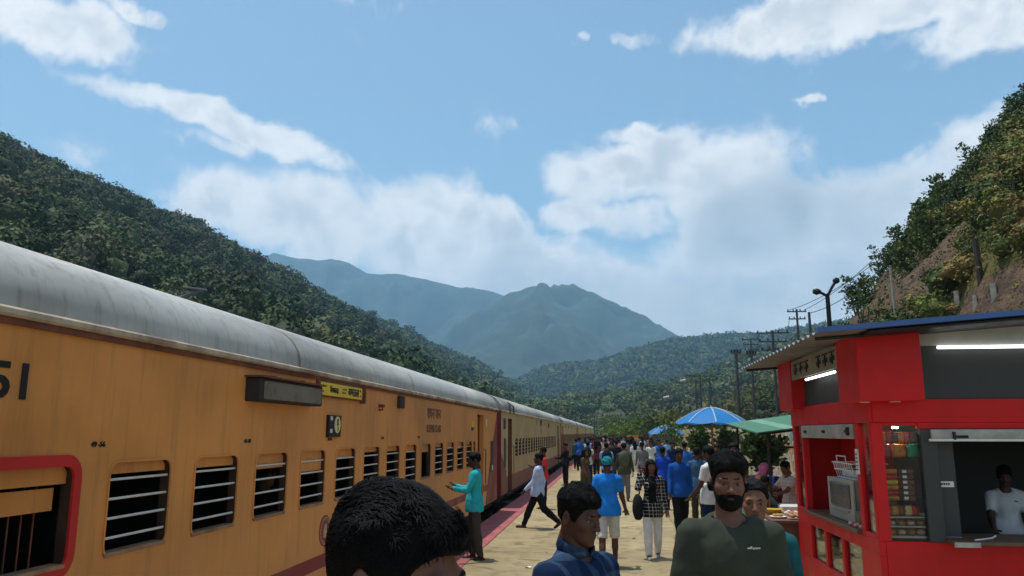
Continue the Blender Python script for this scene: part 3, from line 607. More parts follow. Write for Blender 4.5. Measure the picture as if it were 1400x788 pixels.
bx('end_clip', M_RUST, do, XS, XS+.06, 8.98, 9.03, 2.29, 2.49)
lp = MB(); lp.box(XS-.01, XS+.07, 9.73, 9.80, 2.27, 2.31, .008); lp.tube([(XS, 9.76, 2.24), (XS+.05, 9.76, 2.24), (XS+.05, 9.76, 2.31)], .014, 6); lp.build('lamp_bracket', M_MAROON, coach1)
bx('grab_iron', M_UNDER, coach1, XS, XS+.05, 10.62, 10.86, 2.29, 2.46, .01)
# black plate with yellow disc
pb = bx('number_plate', M_BLACK, coach1, XS-.004, XS+.035, 7.90, 8.27, 1.905, 2.135, .006)
dsk = MB(); dsk.tube([(XS+.034, 8.14, 2.035), (XS+.041, 8.14, 2.035)], .088, 28); dsk.build('disc', mat('faded_yellow', (.72, .62, .28), .6, .1, 5), pb)
lettering('S', .1, (XS+.043, 8.14, 2.06), M_BLACK, pb, h=.075, sx=1.1, bold=.003); lettering('3', .1, (XS+.043, 8.15, 1.99), M_BLACK, pb, h=.05, bold=.002)
for z_ in (1.95, 2.08): bx('hinge', M_BAR, pb, XS+.034, XS+.042, 7.93, 7.98, z_, z_+.04)
# round emblem
em = MB(); em.tube([(XS, 7.99, .96), (XS+.004, 7.99, .96)], .155, 40); eo = em.build('emblem', M_MAROON, coach1)
e2 = MB()
for k in range(40):
    a, c = math.tau*k/40, math.tau*(k+1)/40; R0, R1 = .128, .138; X_ = XS+.006
    e2.quad(*[(X_, 7.99+R*math.sin(t), .96+R*math.cos(t)) for R, t in ((R0, a), (R1, a), (R1, c), (R0, c))])
for k in range(22):
    a = math.tau*k/22; e2.quad(*[(XS+.006, 7.99+R*math.sin(a+d), .96+R*math.cos(a+d)) for R, d in ((.104, -.06), (.122, -.06), (.122, .06), (.104, .06))])
e2.quad((XS+.006, 7.95, .89), (XS+.006, 8.03, .89), (XS+.006, 8.04, .95), (XS+.006, 8.02, 1.03), (XS+.006, 7.97, 1.02), (XS+.006, 7.94, .95)); e2.build('emblem_figure', mat('emblem_pale', (.50, .28, .16), .6, .1, 9), eo)
# maroon end panel with its raked edge and a narrow window
ep = MB(); ep.quad((XS+.003, 20.34, ZG-.05), (XS+.003, 18.95, 1.0), (XS+.003, 18.5, ZB+.01), (XS+.003, 20.34, ZB+.01)); ep.build('end_panel', M_MAROON, coach1, recalc=False)
bx('end_window', M_BLACK, coach1, XS-.01, XS+.012, 19.25, 19.62, 1.0, 1.75, .004); bx('end_window_latch', M_BAR, coach1, XS+.012, XS+.03, 19.35, 19.48, 1.04, 1.16)
bx('tail_plate', M_YELLOW, coach1, XS, XS+.012, 16.55, 16.75, 2.08, 2.2); bx('tail_plate', M_BLACK, coach1, XS, XS+.012, 16.55, 16.75, 2.0, 2.07); bx('tail_plate', M_BAR, coach1, XS, XS+.012, 18.5, 18.62, 2.1, 2.28)
# --- numerals of the cream coach
for s_, y_, z_, h_ in (('1', 31.4, 2.36, .2), ('BY', 33.6, 2.36, .24), ('1', 35.4, 2.36, .2), ('I', 33.4, 2.0, .22), ('III', 37.6, 2.3, .2)): lettering(s_, .3, (XS+.006, y_, z_), M_BLACK, coach2, h=h_, sx=3., bold=.01)
b_ = MB(); b_.tube([(XS+.06, 22.6, 2.5), (XS+.05, 22.6, 2.72), (XS-.05, 22.9, 2.83), (XS+.05, 23.5, 2.72), (XS+.06, 23.5, 2.5)], .018, 6); b_.build('roof_handrail', M_UNDER, coach2)
ep = MB(); ep.quad((XS+.003, 21.16, 1.4), (XS+.003, 22.2, .9), (XS+.003, 22.4, ZB+.01), (XS+.003, 21.16, ZB+.01)); ep.build('end_panel', M_BROWNRED, coach2, recalc=False)
bx('end_window', M_BLACK, coach2, XS-.01, XS+.012, 21.7, 22.05, 1.0, 1.8, .004); bx('end_window', M_BLACK, coach2, XS-.01, XS+.012, 21.6, 22.0, 2.05, 2.35, .004)
for y_ in (51.5, 55.5, 60): lettering('III', .3, (XS+.006, y_, 2.35), M_BLACK, coach3, h=.2, sx=3., bold=.01)
# lamp beyond the train
M_POLE = mat('pole_grey', (.10, .10, .10), .6, .2, 4, metal=.3)
def onYp(px, py, Y): return onY(px, py, Y)
lo = empty('street_lamp', (-9.9, 16.8, -.85), 0, 'slim lamp with a tilted arm rising behind the orange coach', 'street lamp'); b = MB(); q = onX(243, 408, -9.9); q2 = onX(276, 397, -9.9)
lo.location = (-9.9, float(q[1]), -.85); b.tube([(-9.9, q[1], -.85), (-9.9, q[1], q[2])], [.07, .05], 8); b.build('pole', M_POLE, lo); b = MB(); b.tube([(-9.9, q[1], q[2]-.02), tuple(q2)], [.05, .045], 6); b.build('arm', M_POLE, lo); b = MB(); b.tube([tuple(q2-np.array([0, .9, .1])), tuple(q2+np.array([0, .2, .03]))], [.03, .04], 8); b.build('lamp_head', M_POLE, lo)

# ================================================================ kiosk
M_KRED = mat('kiosk_red', (.60, .014, .016), .5, .08, 2.5, .05, 5, spec=.2, dirt=(.38, .02, .02), dirt_amt=.5); M_KGREY = mat('kiosk_dark_grey', (.050, .054, .056), .6, .1, 3); M_KLIGHT = mat('kiosk_light_grey', (.36, .38, .38), .45, .12, 3)
M_STEELS = mat('shutter_steel', (.40, .39, .36), .5, .25, 5, metal=.2); M_GLASS = glass_mat('clear_glass'); M_TUBE = emit_mat('tube_light', (1, 1, 1), 2.2); M_WHITE = mat('white_paint', (.74, .73, .70), .6, .08, 6); M_SHEETB = mat('roof_sheet_blue', (.06, .13, .33), .5, .15, 2, metal=.1); M_COUNTER = mat('counter_wood', (.15, .085, .05), .5, .2, 5)
KX, KY, KX1, KY1 = 2.6, 8.33, 6.2, 11.75
kio = empty('kiosk', (KX, KY, 0), 0, 'red snack kiosk with glass display cases under a corrugated roof', 'kiosk')
W = .06
def kb(name, m, x0, x1, y0, y1, z0, z1, c=.004, parent=None): return bx(name, m, parent or kio, x0, x1, y0, y1, z0, z1, c)
# left side (faces the train), lower red panel with three little panes
kb('lower_panel', M_KRED, KX, KX+W, KY+.001, KY1, 0.0, .34)
kb('panel_rail', M_KRED, KX, KX+W, KY+.001, KY1, .76, .90)
for y0, y1 in ((KY+.001, 8.93), (9.57, 9.67), (10.30, 10.40), (11.05, KY1)): kb('panel_stile', M_KRED, KX, KX+W, y0, y1, .341, .759)
for y0, y1 in ((8.93, 9.57), (9.67, 10.30), (10.40, 11.05)): kb('pane', M_GLASS, KX+.03, KX+.036, y0, y1, .341, .759, 0)
kb('counter', M_COUNTER, KX-.05, KX+.62, 8.86, 11.16, .902, .945, .006)
for y0, y1 in ((8.33+.001, 8.41), (8.74, 8.86), (11.16, 11.25), (11.62, KY1)): kb('post', M_KRED, KX, KX+W+.02, y0, y1, .901, 2.05)
kb('pane', M_GLASS, KX+.03, KX+.036, 8.41, 8.74, .95, 2.05, 0); kb('pane', M_GLASS, KX+.03, KX+.036, 11.25, 11.62, .95, 2.05, 0)
kb('ledge', M_KRED, KX, KX+W, 8.41, 8.74, .901, .95); kb('ledge', M_KRED, KX, KX+W, 11.25, 11.62, .901, .95)
kb('beam', M_KRED, KX-.01, KX+W+.03, KY+.001, KY1, 2.052, 2.30)
sh = kb('shutter_box', M_STEELS, KX-.02, KX+.12, 8.88, 11.14, 1.885, 2.045, .01)
for y in (9.05, 10.0, 10.9): bx('latch', M_UNDER, sh, KX-.04, KX-.018, y-.05, y+.05, 1.95, 1.98)
bx('latch', M_BLACK, sh, KX-.045, KX-.018, 8.97, 9.03, 1.92, 2.01)
# front
kb('lower_panel', M_KRED, KX+W+.002, KX1, KY, KY+W, 0, .90)
kb('post', M_KRED, KX+.002, 2.72, KY-.003, KY+W, .901, 2.05); kb('beam', M_KRED, KX+.03, KX1, KY-.012, KY+W, 2.053, 2.285); kb('lintel', M_KRED, 3.05, KX1, KY-.010, KY+W, 1.99, 2.052)
kb('lintel', M_KRED, 2.721, 3.049, KY-.006, KY+W, 2.02, 2.052)
kb('pane', M_GLASS, 2.72, 3.07, KY+.03, KY+.036, .905, 2.02, 0)
kb('side_panel', M_KGREY, 3.07, 3.22, KY-.02, KY+W, .901, 1.985); 
fs = kb('shutter_box', M_STEELS, 3.16, KX1, KY-.05, KY+.1, 1.875, 1.985, .008); bx('shutter_bar', M_WHITE, fs, 3.13, KX1, KY-.075, KY-.05, 1.868, 1.89); bx('latch', M_BLACK, fs, 3.36, 3.5, KY-.07, KY-.05, 1.90, 1.925); bx('latch', M_BLACK, fs, 3.36, 3.38, KY-.075, KY-.05, 1.88, 1.96); bx('label_plate', M_KLIGHT, fs, 3.98, 4.2, KY-.056, KY-.05, 1.93, 1.96)
cn = kb('counter', M_COUNTER, 3.20, KX1, KY-.26, KY+.4, .905, .94, .006); bx('counter_edge', M_STEELS, cn, 3.19, 3.42, KY-.275, KY-.26, .89, .935)
kb('notice', M_WHITE, 3.235, 3.37, KY+.062, KY+.066, 1.42, 1.475, 0); kb('jamb', M_KGREY, 3.222, 3.40, KY+.066, KY+.10, .945, 1.87)
for q in range(4): bx('notice_line', M_BLACK, kio, 3.25+q*.022, 3.265+q*.022, KY+.058, KY+.062, 1.44, 1.46)
for X_ in (5.2,): kb('post', M_KRED, X_, X_+.12, KY-.003, KY+W, .945, 1.99)
# body behind: back, right, floor, inner ceiling, divider
kb('back_wall', M_KGREY, KX1-.06, KX1, KY+.061, KY1, 0, 2.9); kb('end_wall', M_KRED, KX+.081, KX1-.061, KY1-.06, KY1, 0, 2.9); kb('floor_plate', M_COUNTER, KX+.1, KX1-.1, KY+.1, KY1-.1, .02, .06); kb('inner_ceiling', M_KGREY, KX+.1, KX1-.1, KY+.1, KY1-.1, 2.31, 2.35)
kb('inner_panel', M_KRED, KX+.62, KX+.66, 9.6, KY1-.1, .06, 2.3); kb('inner_panel', M_KGREY, KX+.62, KX+.66, 8.42, 9.58, .06, 2.3); kb('inner_panel', M_KGREY, 3.42, KX1-.1, 10.6, 10.64, .06, 2.3)
# upper storey: recessed grey panels, red corner boxes
kb('upper_panel', M_KGREY, KX+.02, KX+.08, 8.5, 11.1, 2.301, 2.95); kb('upper_panel', M_KGREY, 3.02, KX1, KY+.01, KY+.06, 2.286, 2.82); kb('grey_strip', M_KLIGHT, 3.02, KX1, KY-.03, KY+.06, 2.821, 3.02)
b = MB(); b.box(2.45, 3.06, 8.07, 8.78, 2.26, 2.98, .005); b.build('corner_box', M_KRED, kio); b = MB(); b.box(2.45, 2.98, 10.98, 11.78, 2.26, 2.98, .005); b.build('corner_box', M_KRED, kio)
def downlight(x, y, z): t_ = MB(); t_.tube([(x, y, z), (x, y, z-.008)], .05, 14); t_.build('downlight', M_WHITE, kio)
tl_ = MB(); tl_.tube([(2.9, 8.5, 2.01), (2.9, 8.5, 1.995)], .03, 12); tl_.build('case_lamp', emit_mat('case_lamp_glow', (1, .95, .85), 75), kio); kb('case_top', M_KGREY, 2.68, 3.4, 8.40, 8.9, 2.012, 2.03, 0); downlight(2.56, 8.3, 2.259); downlight(2.82, 8.2, 2.259)
tb = MB(); tb.tube([(3.30, KY-.05, 2.80), (4.6, KY-.05, 2.80)], .016, 8); tb.build('tube_light', M_TUBE, kio)
tb = MB(); tb.tube([(2.50, 9.05, 2.62), (2.50, 10.35, 2.62)], .016, 8); tb.build('tube_light', M_TUBE, kio)
sg = kb('sign_board', mat('sign_pale', (.30, .29, .26), .7, .2, 5), 2.46, 2.49, 8.70, 10.95, 2.65, 2.90); r2 = random.Random(3)
for q in range(7):
    y0 = 8.86+q*.29
    if q == 3: continue
    st = MB(); st.box(2.45, 2.459, y0, y0+.2, 2.83, 2.845); st.box(2.449, 2.459, y0+.08, y0+.105, 2.70, 2.829); st.box(2.451, 2.459, y0+.11, y0+.19, 2.71+.05*r2.random(), 2.78)
    st.box(2.452, 2.459, y0+.01, y0+.07, 2.74, 2.79); st.build('sign_stroke', M_BLACK, sg, recalc=False)
# corrugated roof, ridges along X
def corrugated(name, m, x0, z0, x1, z1, y0, y1, pitch, amp, parent, th=.004):
    ys = np.arange(y0, y1+1e-6, pitch/6); V = []; FA = []
    for i, y in enumerate(ys):
        dz = amp*math.sin(2*math.pi*(y-y0)/pitch)
        for x, z in ((x0, z0), (x1, z1)): V.append((x, y, z+dz)); V.append((x, y, z+dz-th))
    n = len(ys)
    for i in range(n-1): a = 4*i; b_ = a+4; FA += [(a, a+2, b_+2, b_), (a+1, b_+1, b_+3, a+3), (a, b_, b_+1, a+1), (a+2, a+3, b_+3, b_+2)]
    b = MB(); b.add(V, FA); return b.build(name, m, parent, smooth=False)
corrugated('roof', mat('roof_sheet', (.24, .25, .26), .45, .2, 2, metal=.5), 1.98, 2.90, 6.6, 3.24, 7.62, 12.1, .21, .018, kio)
b = MB(); b.add([(1.97, 7.58, 2.885), (6.6, 7.58, 3.225), (6.6, 7.64, 3.225), (1.97, 7.64, 2.885), (1.97, 7.58, 2.935), (6.6, 7.58, 3.275), (6.6, 7.64, 3.275), (1.97, 7.64, 2.935)], [(0, 1, 2, 3), (4, 7, 6, 5), (0, 4, 5, 1), (3, 2, 6, 7), (0, 3, 7, 4), (1, 5, 6, 2)]); b.build('roof_trim', M_SHEETB, kio)
b = MB(); b.add([(2.46, 7.66, 2.905), (6.5, 7.66, 3.20), (6.5, 8.9, 3.20), (2.46, 8.9, 2.905), (2.46, 7.66, 2.885), (6.5, 7.66, 3.18), (6.5, 8.9, 3.18), (2.46, 8.9, 2.885)], [(0, 1, 2, 3), (4, 7, 6, 5), (0, 4, 5, 1), (3, 2, 6, 7), (0, 3, 7, 4), (1, 5, 6, 2)]); b.build('soffit', M_BLACK, kio)
for y in (7.9, 11.85): b = MB(); b.tube([(2.02, y, 2.86), (2.6, y, 2.90)], .02, 6); b.build('roof_bracket', M_UNDER, kio)

# --- goods inside the kiosk
def item(name, mb, m, label, cat, group=None, smooth=False): return tag(mb.build(name, m, None, smooth=smooth), label, cat, group)
def pillow(x, y, z, w, h, d, rz, m, label, group):
    n = 7; V = []; FA = []
    for s in (1, -1):
        for i in range(n):
            for j in range(n):
                u, v = i/(n-1)*2-1, j/(n-1)*2-1; t = (1-u**4)*(1-v**6); V.append((u*w/2*(1-.06*abs(v)**3), s*d/2*t+.006*math.sin(9*u+5*v)*t, v*h/2))
    for k in range(2):
        for i in range(n-1):
            for j in range(n-1): a = k*n*n+i*n+j; FA.append((a, a+1, a+n+1, a+n))
    b = MB(); c_, s_ = math.cos(rz), math.sin(rz); b.add([(x+p[0]*c_-p[1]*s_, y+p[0]*s_+p[1]*c_, z+p[2]) for p in V], FA); o = b.build('snack_packet', m, None, smooth='all'); return tag(o, label, 'packet', group)
PK = {'red': (.45, .03, .03), 'white': (.6, .58, .55), 'green': (.05, .30, .16), 'orange': (.60, .18, .03), 'brown': (.14, .03, .02), 'purple': (.14, .05, .26), 'blue': (.05, .12, .40), 'tan': (.66, .42, .20), 'yellow': (.65, .42, .05)}
def pk(c): return mat('wrap_'+c, PK[c], .35, .25, 18, spec=.5)
shelf_m = M_STEELS
for z_ in (1.04, 1.13, 1.28, 1.70): kb('shelf', M_GLASS if z_ > 1.2 else shelf_m, 2.70, 3.40, 8.40, 8.80, z_-.012, z_, 0)
for i, c in enumerate(('red', 'white', 'orange', 'red', 'green')): pillow(2.75+i*.072, 8.44+.02*(i % 2), 1.775, .15, .145, .05, .3*(i-2)*.4, pk(c), c+' chip packet on the top shelf of the glass case', 'packets on the top shelf')
for cidx, x_ in enumerate((2.80, 2.95)):
    for k in range(6):
        b = MB(); z_ = 1.306+k*.052
        if cidx == 0: b.tube([(x_-.075, 8.46, z_), (x_+.06, 8.46, z_)], .025, 10); b.tube([(x_-.095, 8.46, z_), (x_-.075, 8.46, z_)], [.012, .024], 10); item('biscuit_roll', b, pk(('orange', 'red', 'orange', 'yellow', 'red', 'orange')[k]), 'orange biscuit roll stacked in the glass case', 'biscuit roll', 'biscuit rolls stacked in the glass case', True)
        else:
            b.box(x_-.055, x_+.065, 8.43, 8.52, z_-.025, z_+.024, .003); q = b.build('biscuit_box', pk('brown'), None); tag(q, 'dark brown biscuit box with a white label in the glass case', 'box', 'biscuit boxes stacked in the glass case'); bx('box_label', M_WHITE, q, x_-.045, x_-.005, 8.4265, 8.43, z_-.012, z_+.014)
for i, c in enumerate(('orange', 'red', 'brown', 'orange', 'red', 'brown')): pillow(2.74+i*.058, 8.41, 1.90, .07, .12, .03, 0, pk(c), c+' packet hanging at the top of the glass case', 'packets hanging in the case')
for i, c in enumerate(('red', 'orange', 'brown', 'tan', 'red')): pillow(2.75+i*.066, 8.47, 1.185, .085, .11, .04, .1*(i-2), pk(c), c+' packet standing on the low shelf above the buns', 'packets on the low shelf')
M_BUN = mat('bun_crust', (.42, .15, .05), .4, .35, 30); M_ICING = mat('icing_pink', (.62, .30, .26), .5, .3, 25)
def bun(x, y, z, r, m, label, group, name='bun'):
    b = MB(); pts = [(0, .55), (.35, .95), (.7, 1.), (1.05, .78), (1.25, .3)]; b.tube([(x, y, z+r*p[0]) for p in pts], [r*p[1] for p in pts], 12); return item(name, b, m, label, 'bun', group, 'all')
for i in range(4):
    for j in range(3): bun(2.77+i*.092, 8.46+j*.095, 1.041, .038, M_BUN if (i+j) % 2 else M_ICING, 'round glazed bun on the middle tray of the case', 'buns on the middle tray')
for i in range(4):
    for j in range(2): bun(2.77+i*.092, 8.47+j*.11, .948, .044, M_ICING if (i+j) % 2 else M_BUN, 'round bun on the bottom of the case', 'buns at the bottom of the case')
kb('case_floor', M_STEELS, 2.70, 3.40, 8.40, 8.85, .925, .946, 0)
for k in range(6):
    for j in range(2): pillow(2.68, 8.50+j*.13, 1.34+k*.065 if k < 4 else 1.0+(k-4)*.12, .10, .09, .05, math.pi/2, pk(('purple', 'orange', 'blue', 'brown', 'white', 'blue')[k]), ('purple', 'orange', 'blue', 'brown', 'white', 'blue')[k]+' wrapped packet behind the narrow corner pane', 'packets behind the corner pane')
# jars and biscuit stacks behind the low panes
for q, y0 in enumerate((8.97, 9.71, 10.44)):
    for i in range(4):
        for k in range(4 if (i+q) % 3 else 3):
            b = MB(); yy = y0+.07+i*.148; z_ = .345+k*.088; b.box(KX+.045, KX+.16, yy-.062, yy+.062, z_, z_+.08, .012); item('biscuit_pack', b, pk(('tan', 'yellow', 'tan', 'white')[(i*2+k+q) % 4]), 'clear pack of tan biscuits stacked behind a low pane', 'biscuit pack', 'biscuit packs behind the low panes')
kb('low_shelf', M_STEELS, KX+.065, KX+.4, 8.9, 11.1, .325, .3405, 0)
# oven with wire basket, pot, tray
M_OVEN = mat('oven_grey', (.34, .33, .29), .5, .12, 4); M_OVENS = mat('oven_side', (.22, .22, .20), .5, .12, 4)
ov = empty('oven', (2.95, 10.0, .945), 0, 'grey countertop oven with a dark screen on the kiosk counter', 'oven'); b = MB(); b.box(2.70, 3.15, 9.35, 10.35, .947, 1.42, .02); b.build('body', M_OVENS, ov); bx('front', M_OVEN, ov, 2.675, 2.70, 9.34, 10.36, .95, 1.42, .006); bx('door_glass', M_GLASSD, ov, 2.664, 2.677, 9.44, 10.24, 1.10, 1.37, .01); bx('handle', M_OVEN, ov, 2.65, 2.675, 9.5, 10.2, 1.06, 1.075, .004)
ba = empty('wire_basket', (2.9, 9.85, 1.42), 0, 'white wire basket on top of the oven', 'basket')
for z_, g_ in ((1.425, 0), (1.52, .03), (1.60, .045)): b = MB(); p_ = [(2.75-g_, 9.45-g_, z_), (3.05+g_, 9.45-g_, z_), (3.05+g_, 10.15+g_, z_), (2.75-g_, 10.15+g_, z_), (2.75-g_, 9.45-g_, z_)]; b.tube(p_, .007, 5); b.build('wire_ring', M_WHITE, ba)
for i in range(9): y_ = 9.45+i*.0875; b = MB(); b.tube([(3.05, y_, 1.425), (2.75, y_, 1.425), (2.705, y_, 1.60)], .005, 5); b.build('wire', M_WHITE, ba)
b = MB(); b.tube([(2.705, 9.62, 1.6), (2.70, 9.62, 1.68), (2.70, 9.98, 1.68), (2.705, 9.98, 1.6)], .007, 5); b.build('handle', M_WHITE, ba)
b = MB(); b.box(2.78, 3.02, 9.5, 10.1, 1.43, 1.50, .02); item('paper_cup_pack', b, M_WHITE, 'white pack lying in the wire basket', 'pack')
b = MB(); b.tube([(2.74, 9.12, .946), (2.74, 9.12, 1.10)], [.10, .105], 20); b.tube([(2.74, 9.12, 1.10), (2.74, 9.12, 1.112)], [.112, .108], 20); item('cooking_pot', b, mat('dull_aluminium', (.20, .19, .17), .4, .2, 5, metal=.6), 'dull metal pot on the kiosk counter beside the oven', 'pot', None, True)
for i in range(5): bun(2.62+.06*(i % 2), 8.92+i*.09, .946, .035, M_BUN if i % 2 else M_ICING, 'small pastry on the kiosk counter in front of the pot', 'pastries on the counter', 'pastry')
pl_ = kb('price_notice', M_WHITE, KX-.014, KX-.002, 8.755, 8.845, 1.52, 1.78, 0)
for q in range(5): bx('notice_line', M_BLACK, pl_, KX-.017, KX-.014, 8.772, 8.825-.006*(q % 2), 1.56+q*.04, 1.575+q*.04)
b = MB(); b.tube([(3.42, KY-.16, .945), (3.62, KY-.05, .952), (3.66, KY-.05, .975)], .008, 6); item('tongs', b, M_WHITE, 'thin white tongs lying on the kiosk front counter', 'tongs')
b = MB(); b.tube([(4.17, KY-.1, .942), (4.17, KY-.1, 1.04)], [.07, .085], 16); tag(b.build('bowl', mat('cream_bowl', (.55, .42, .22), .5, .1, 6), None, smooth=True), 'cream bowl on the counter in front of the kiosk man', 'bowl'); b = MB(); b.tube([(4.15, KY-.1, 1.02), (4.02, KY-.12, 1.10)], .012, 6); item('ladle', b, pk('red'), 'red handled ladle leaning out of the cream bowl', 'ladle')

# ================================================================ stall and things along the platform
M_TABLE = mat('stall_wood', (.16, .07, .05), .7, .2, 5)
tb_ = empty('stall_table', (2.8, 12.7, 0), 0, 'low brown stall table laden with snack plates beyond the kiosk', 'table'); bx('table_top', M_TABLE, tb_, 2.30, 3.35, 12.05, 13.3, .66, .70, .006); bx('skirt', M_TABLE, tb_, 2.36, 3.3, 12.12, 12.14, .12, .66)
for x_ in (2.36, 3.28):
    for y_ in (12.18, 13.24): bx('leg', M_TABLE, tb_, x_-.03, x_+.03, y_-.03, y_+.03, 0, .66)
M_EGG = mat('egg_shell', (.42, .20, .12), .45, .2, 12); M_EGGW = mat('pale_snack', (.66, .55, .40), .6, .25, 14)
for t_ in range(2):
    tr = bx('egg_tray', mat('tray_card', (.30, .24, .18), .9, .2, 8), None, 2.56, 3.2, 12.12+t_*.42, 12.5+t_*.42, .702, .725, .004); tag(tr, 'card tray of brown eggs on the stall table, '+('front row' if t_ == 0 else 'back row'), 'tray')
    for i in range(7):
        for j in range(3): bun(2.62+i*.087, 12.19+j*.12+t_*.42, .726, .038, M_EGG if t_ == 0 or (i+j) % 3 else M_EGGW, 'brown egg standing in a card tray on the stall', 'eggs in the stall trays', 'egg')
b = MB(); b.tube([(2.44, 12.35, .702), (2.44, 12.35, .73)], [.09, .12], 18); item('plate', b, M_WHITE, 'white plate of fried snacks at the corner of the stall table', 'plate', None, True)
for i in range(5): bun(2.44+.05*math.cos(i*1.3), 12.35+.05*math.sin(i*1.3), .728, .03, mat('fried_snack', (.50, .27, .06), .6, .3, 15), 'golden fried snack heaped on the white plate', 'fried snacks on the plate', 'snack')
b = MB(); b.tube([(2.5, 12.95, .702), (2.5, 12.95, .78)], [.08, .14], 18); item('bowl', b, pk('yellow'), 'yellow bowl on the stall table in the vendor hands', 'bowl', None, True)
b = MB(); b.box(2.62, 2.95, 12.98, 13.24, .702, .84, .03); item('sack', b, M_WHITE, 'crumpled white sack at the back of the stall table', 'sack')
# green awning on its frame
aw = empty('awning', (3.0, 14.5, 0), 0, 'green and white striped sheet awning on a dark frame beyond the kiosk', 'awning')
ga, gb = mat('awning_green', (.05, .17, .095), .6, .15, 3), mat('awning_pale', (.14, .28, .19), .6, .15, 3)
AZ = lambda x, y: 1.92+.13*(x-2.25)+.055*(y-13.2)
for i in range(9):
    x0 = 2.36+i*.222; x1 = x0+.218; b = MB(); V = [(x, y, AZ(x, y)+dz) for dz in (0, .02) for x, y in ((x0, 13.2), (x1, 13.2), (x1, 16.6), (x0, 16.6))]; b.add(V, [(0, 3, 2, 1), (4, 5, 6, 7), (0, 1, 5, 4), (3, 7, 6, 2), (0, 4, 7, 3), (1, 2, 6, 5)]); b.build('sheet', gb if i in (2, 6) else ga, aw)
for y_ in (13.3, 16.4):
    b = MB(); b.tube([(2.4, y_, AZ(2.4, y_)-.025), (4.3, y_, AZ(4.3, y_)-.025)], .022, 6); b.build('rafter', M_UNDER, aw)
    for x_ in (2.55, 4.2): b = MB(); b.tube([(x_, y_, 0), (x_, y_, AZ(x_, y_)-.03)], .025, 6); b.build('post', M_UNDER, aw)
b = MB(); b.tube([(2.55, 13.3, 1.72), (4.2, 13.3, 1.72)], .02, 6); b.build('rail', M_UNDER, aw)
# boundary wall with a mural
def mural_mat(name, cols, sc):
    m = bpy.data.materials.new(name); m.use_nodes = True; t = m.node_tree; b = t.nodes['Principled BSDF']; b.inputs['Roughness'].default_value = .85; tc = N(t, 'ShaderNodeTexCoord')
    n = noise(t, tc.outputs['Object'], sc, 5, .6, 1.2); r = N(t, 'ShaderNodeValToRGB'); r.color_ramp.interpolation = 'CONSTANT'; t.links.new(n.outputs['Fac'], r.inputs[0]); e = r.color_ramp.elements
    for i, c in enumerate(cols):
        p = .30+.42*i/len(cols) if i else 0
        if i < 2: e[i].position = p; e[i].color = (*c, 1)
        else: q = e.new(p); q.color = (*c, 1)
    n2 = noise(t, tc.outputs['Object'], 7, 6, .7); c = mixc(t, sstep(t, n2.outputs['Fac'], .4, .75, 0, .5), r.outputs[0], (.25, .22, .16)); t.links.new(c, b.inputs['Base Color']); return m
M_MUR = [mural_mat('mural_one', ((.50, .45, .32), (.16, .28, .12), (.55, .50, .38), (.45, .10, .09), (.60, .56, .46), (.25, .38, .40)), 1.6), mural_mat('mural_two', ((.55, .50, .36), (.50, .22, .07), (.58, .53, .40), (.12, .24, .14), (.20, .34, .45)), 1.3), mat('wall_cream', (.50, .44, .27), .9, .2, 2, streak=.3), mat('wall_ochre', (.47, .37, .17), .9, .2, 2, streak=.3)]
wl = empty('boundary_wall', (5.7, 70, 0), 0, 'painted boundary wall with murals along the back of the platform', 'wall')
for i in range(42): y0 = 12.5+i*3.; mm = M_MUR[(0, 1, 0, 1, 1, 0)[i % 6]] if i < 7 else M_MUR[2+(i*3 % 5 == 0)]; bx('wall_panel', mm, wl, 5.7, 5.82, y0+.16, y0+2.99, 0, 2.12, .01); bx('pier', M_MUR[2], wl, 5.65, 5.87, y0, y0+.155, 0, 2.22, .012)
M_YW = mat('retaining_yellow', (.55, .44, .16), .85, .15, 1.5, streak=.25); b = MB(); b.add([(7.2, 17, -.8), (7.2, 30, -.8), (7.2, 30, 2.2), (7.2, 17, 4.0), (7.7, 17, -.8), (7.7, 30, -.8), (7.7, 30, 2.2), (7.7, 17, 4.0)], [(0, 1, 2, 3), (4, 7, 6, 5), (0, 4, 5, 1), (3, 2, 6, 7), (0, 3, 7, 4), (1, 5, 6, 2)]); tag(b.build('retaining_wall', M_YW), 'sloping yellow retaining wall behind the boundary wall', 'wall')
sr = empty('lean_to_shed', (5.2, 19.5, 0), 0, 'low lean-to shed with a blue and rust sheet roof against the wall', 'shed')
for i, m_ in enumerate((M_SHEETB, mat('roof_rust', (.28, .14, .07), .8, .3, 3))): corrugated('roof_sheet', m_, 4.0, 2.12, 5.64, 2.45, 18.2+i*1.55, 19.74+i*1.55, .16, .012, sr)
for y_ in (18.3, 21.2): b = MB(); b.tube([(4.1, y_, 0), (4.1, y_, 2.13)], .035, 6); b.build('post', M_UNDER, sr)
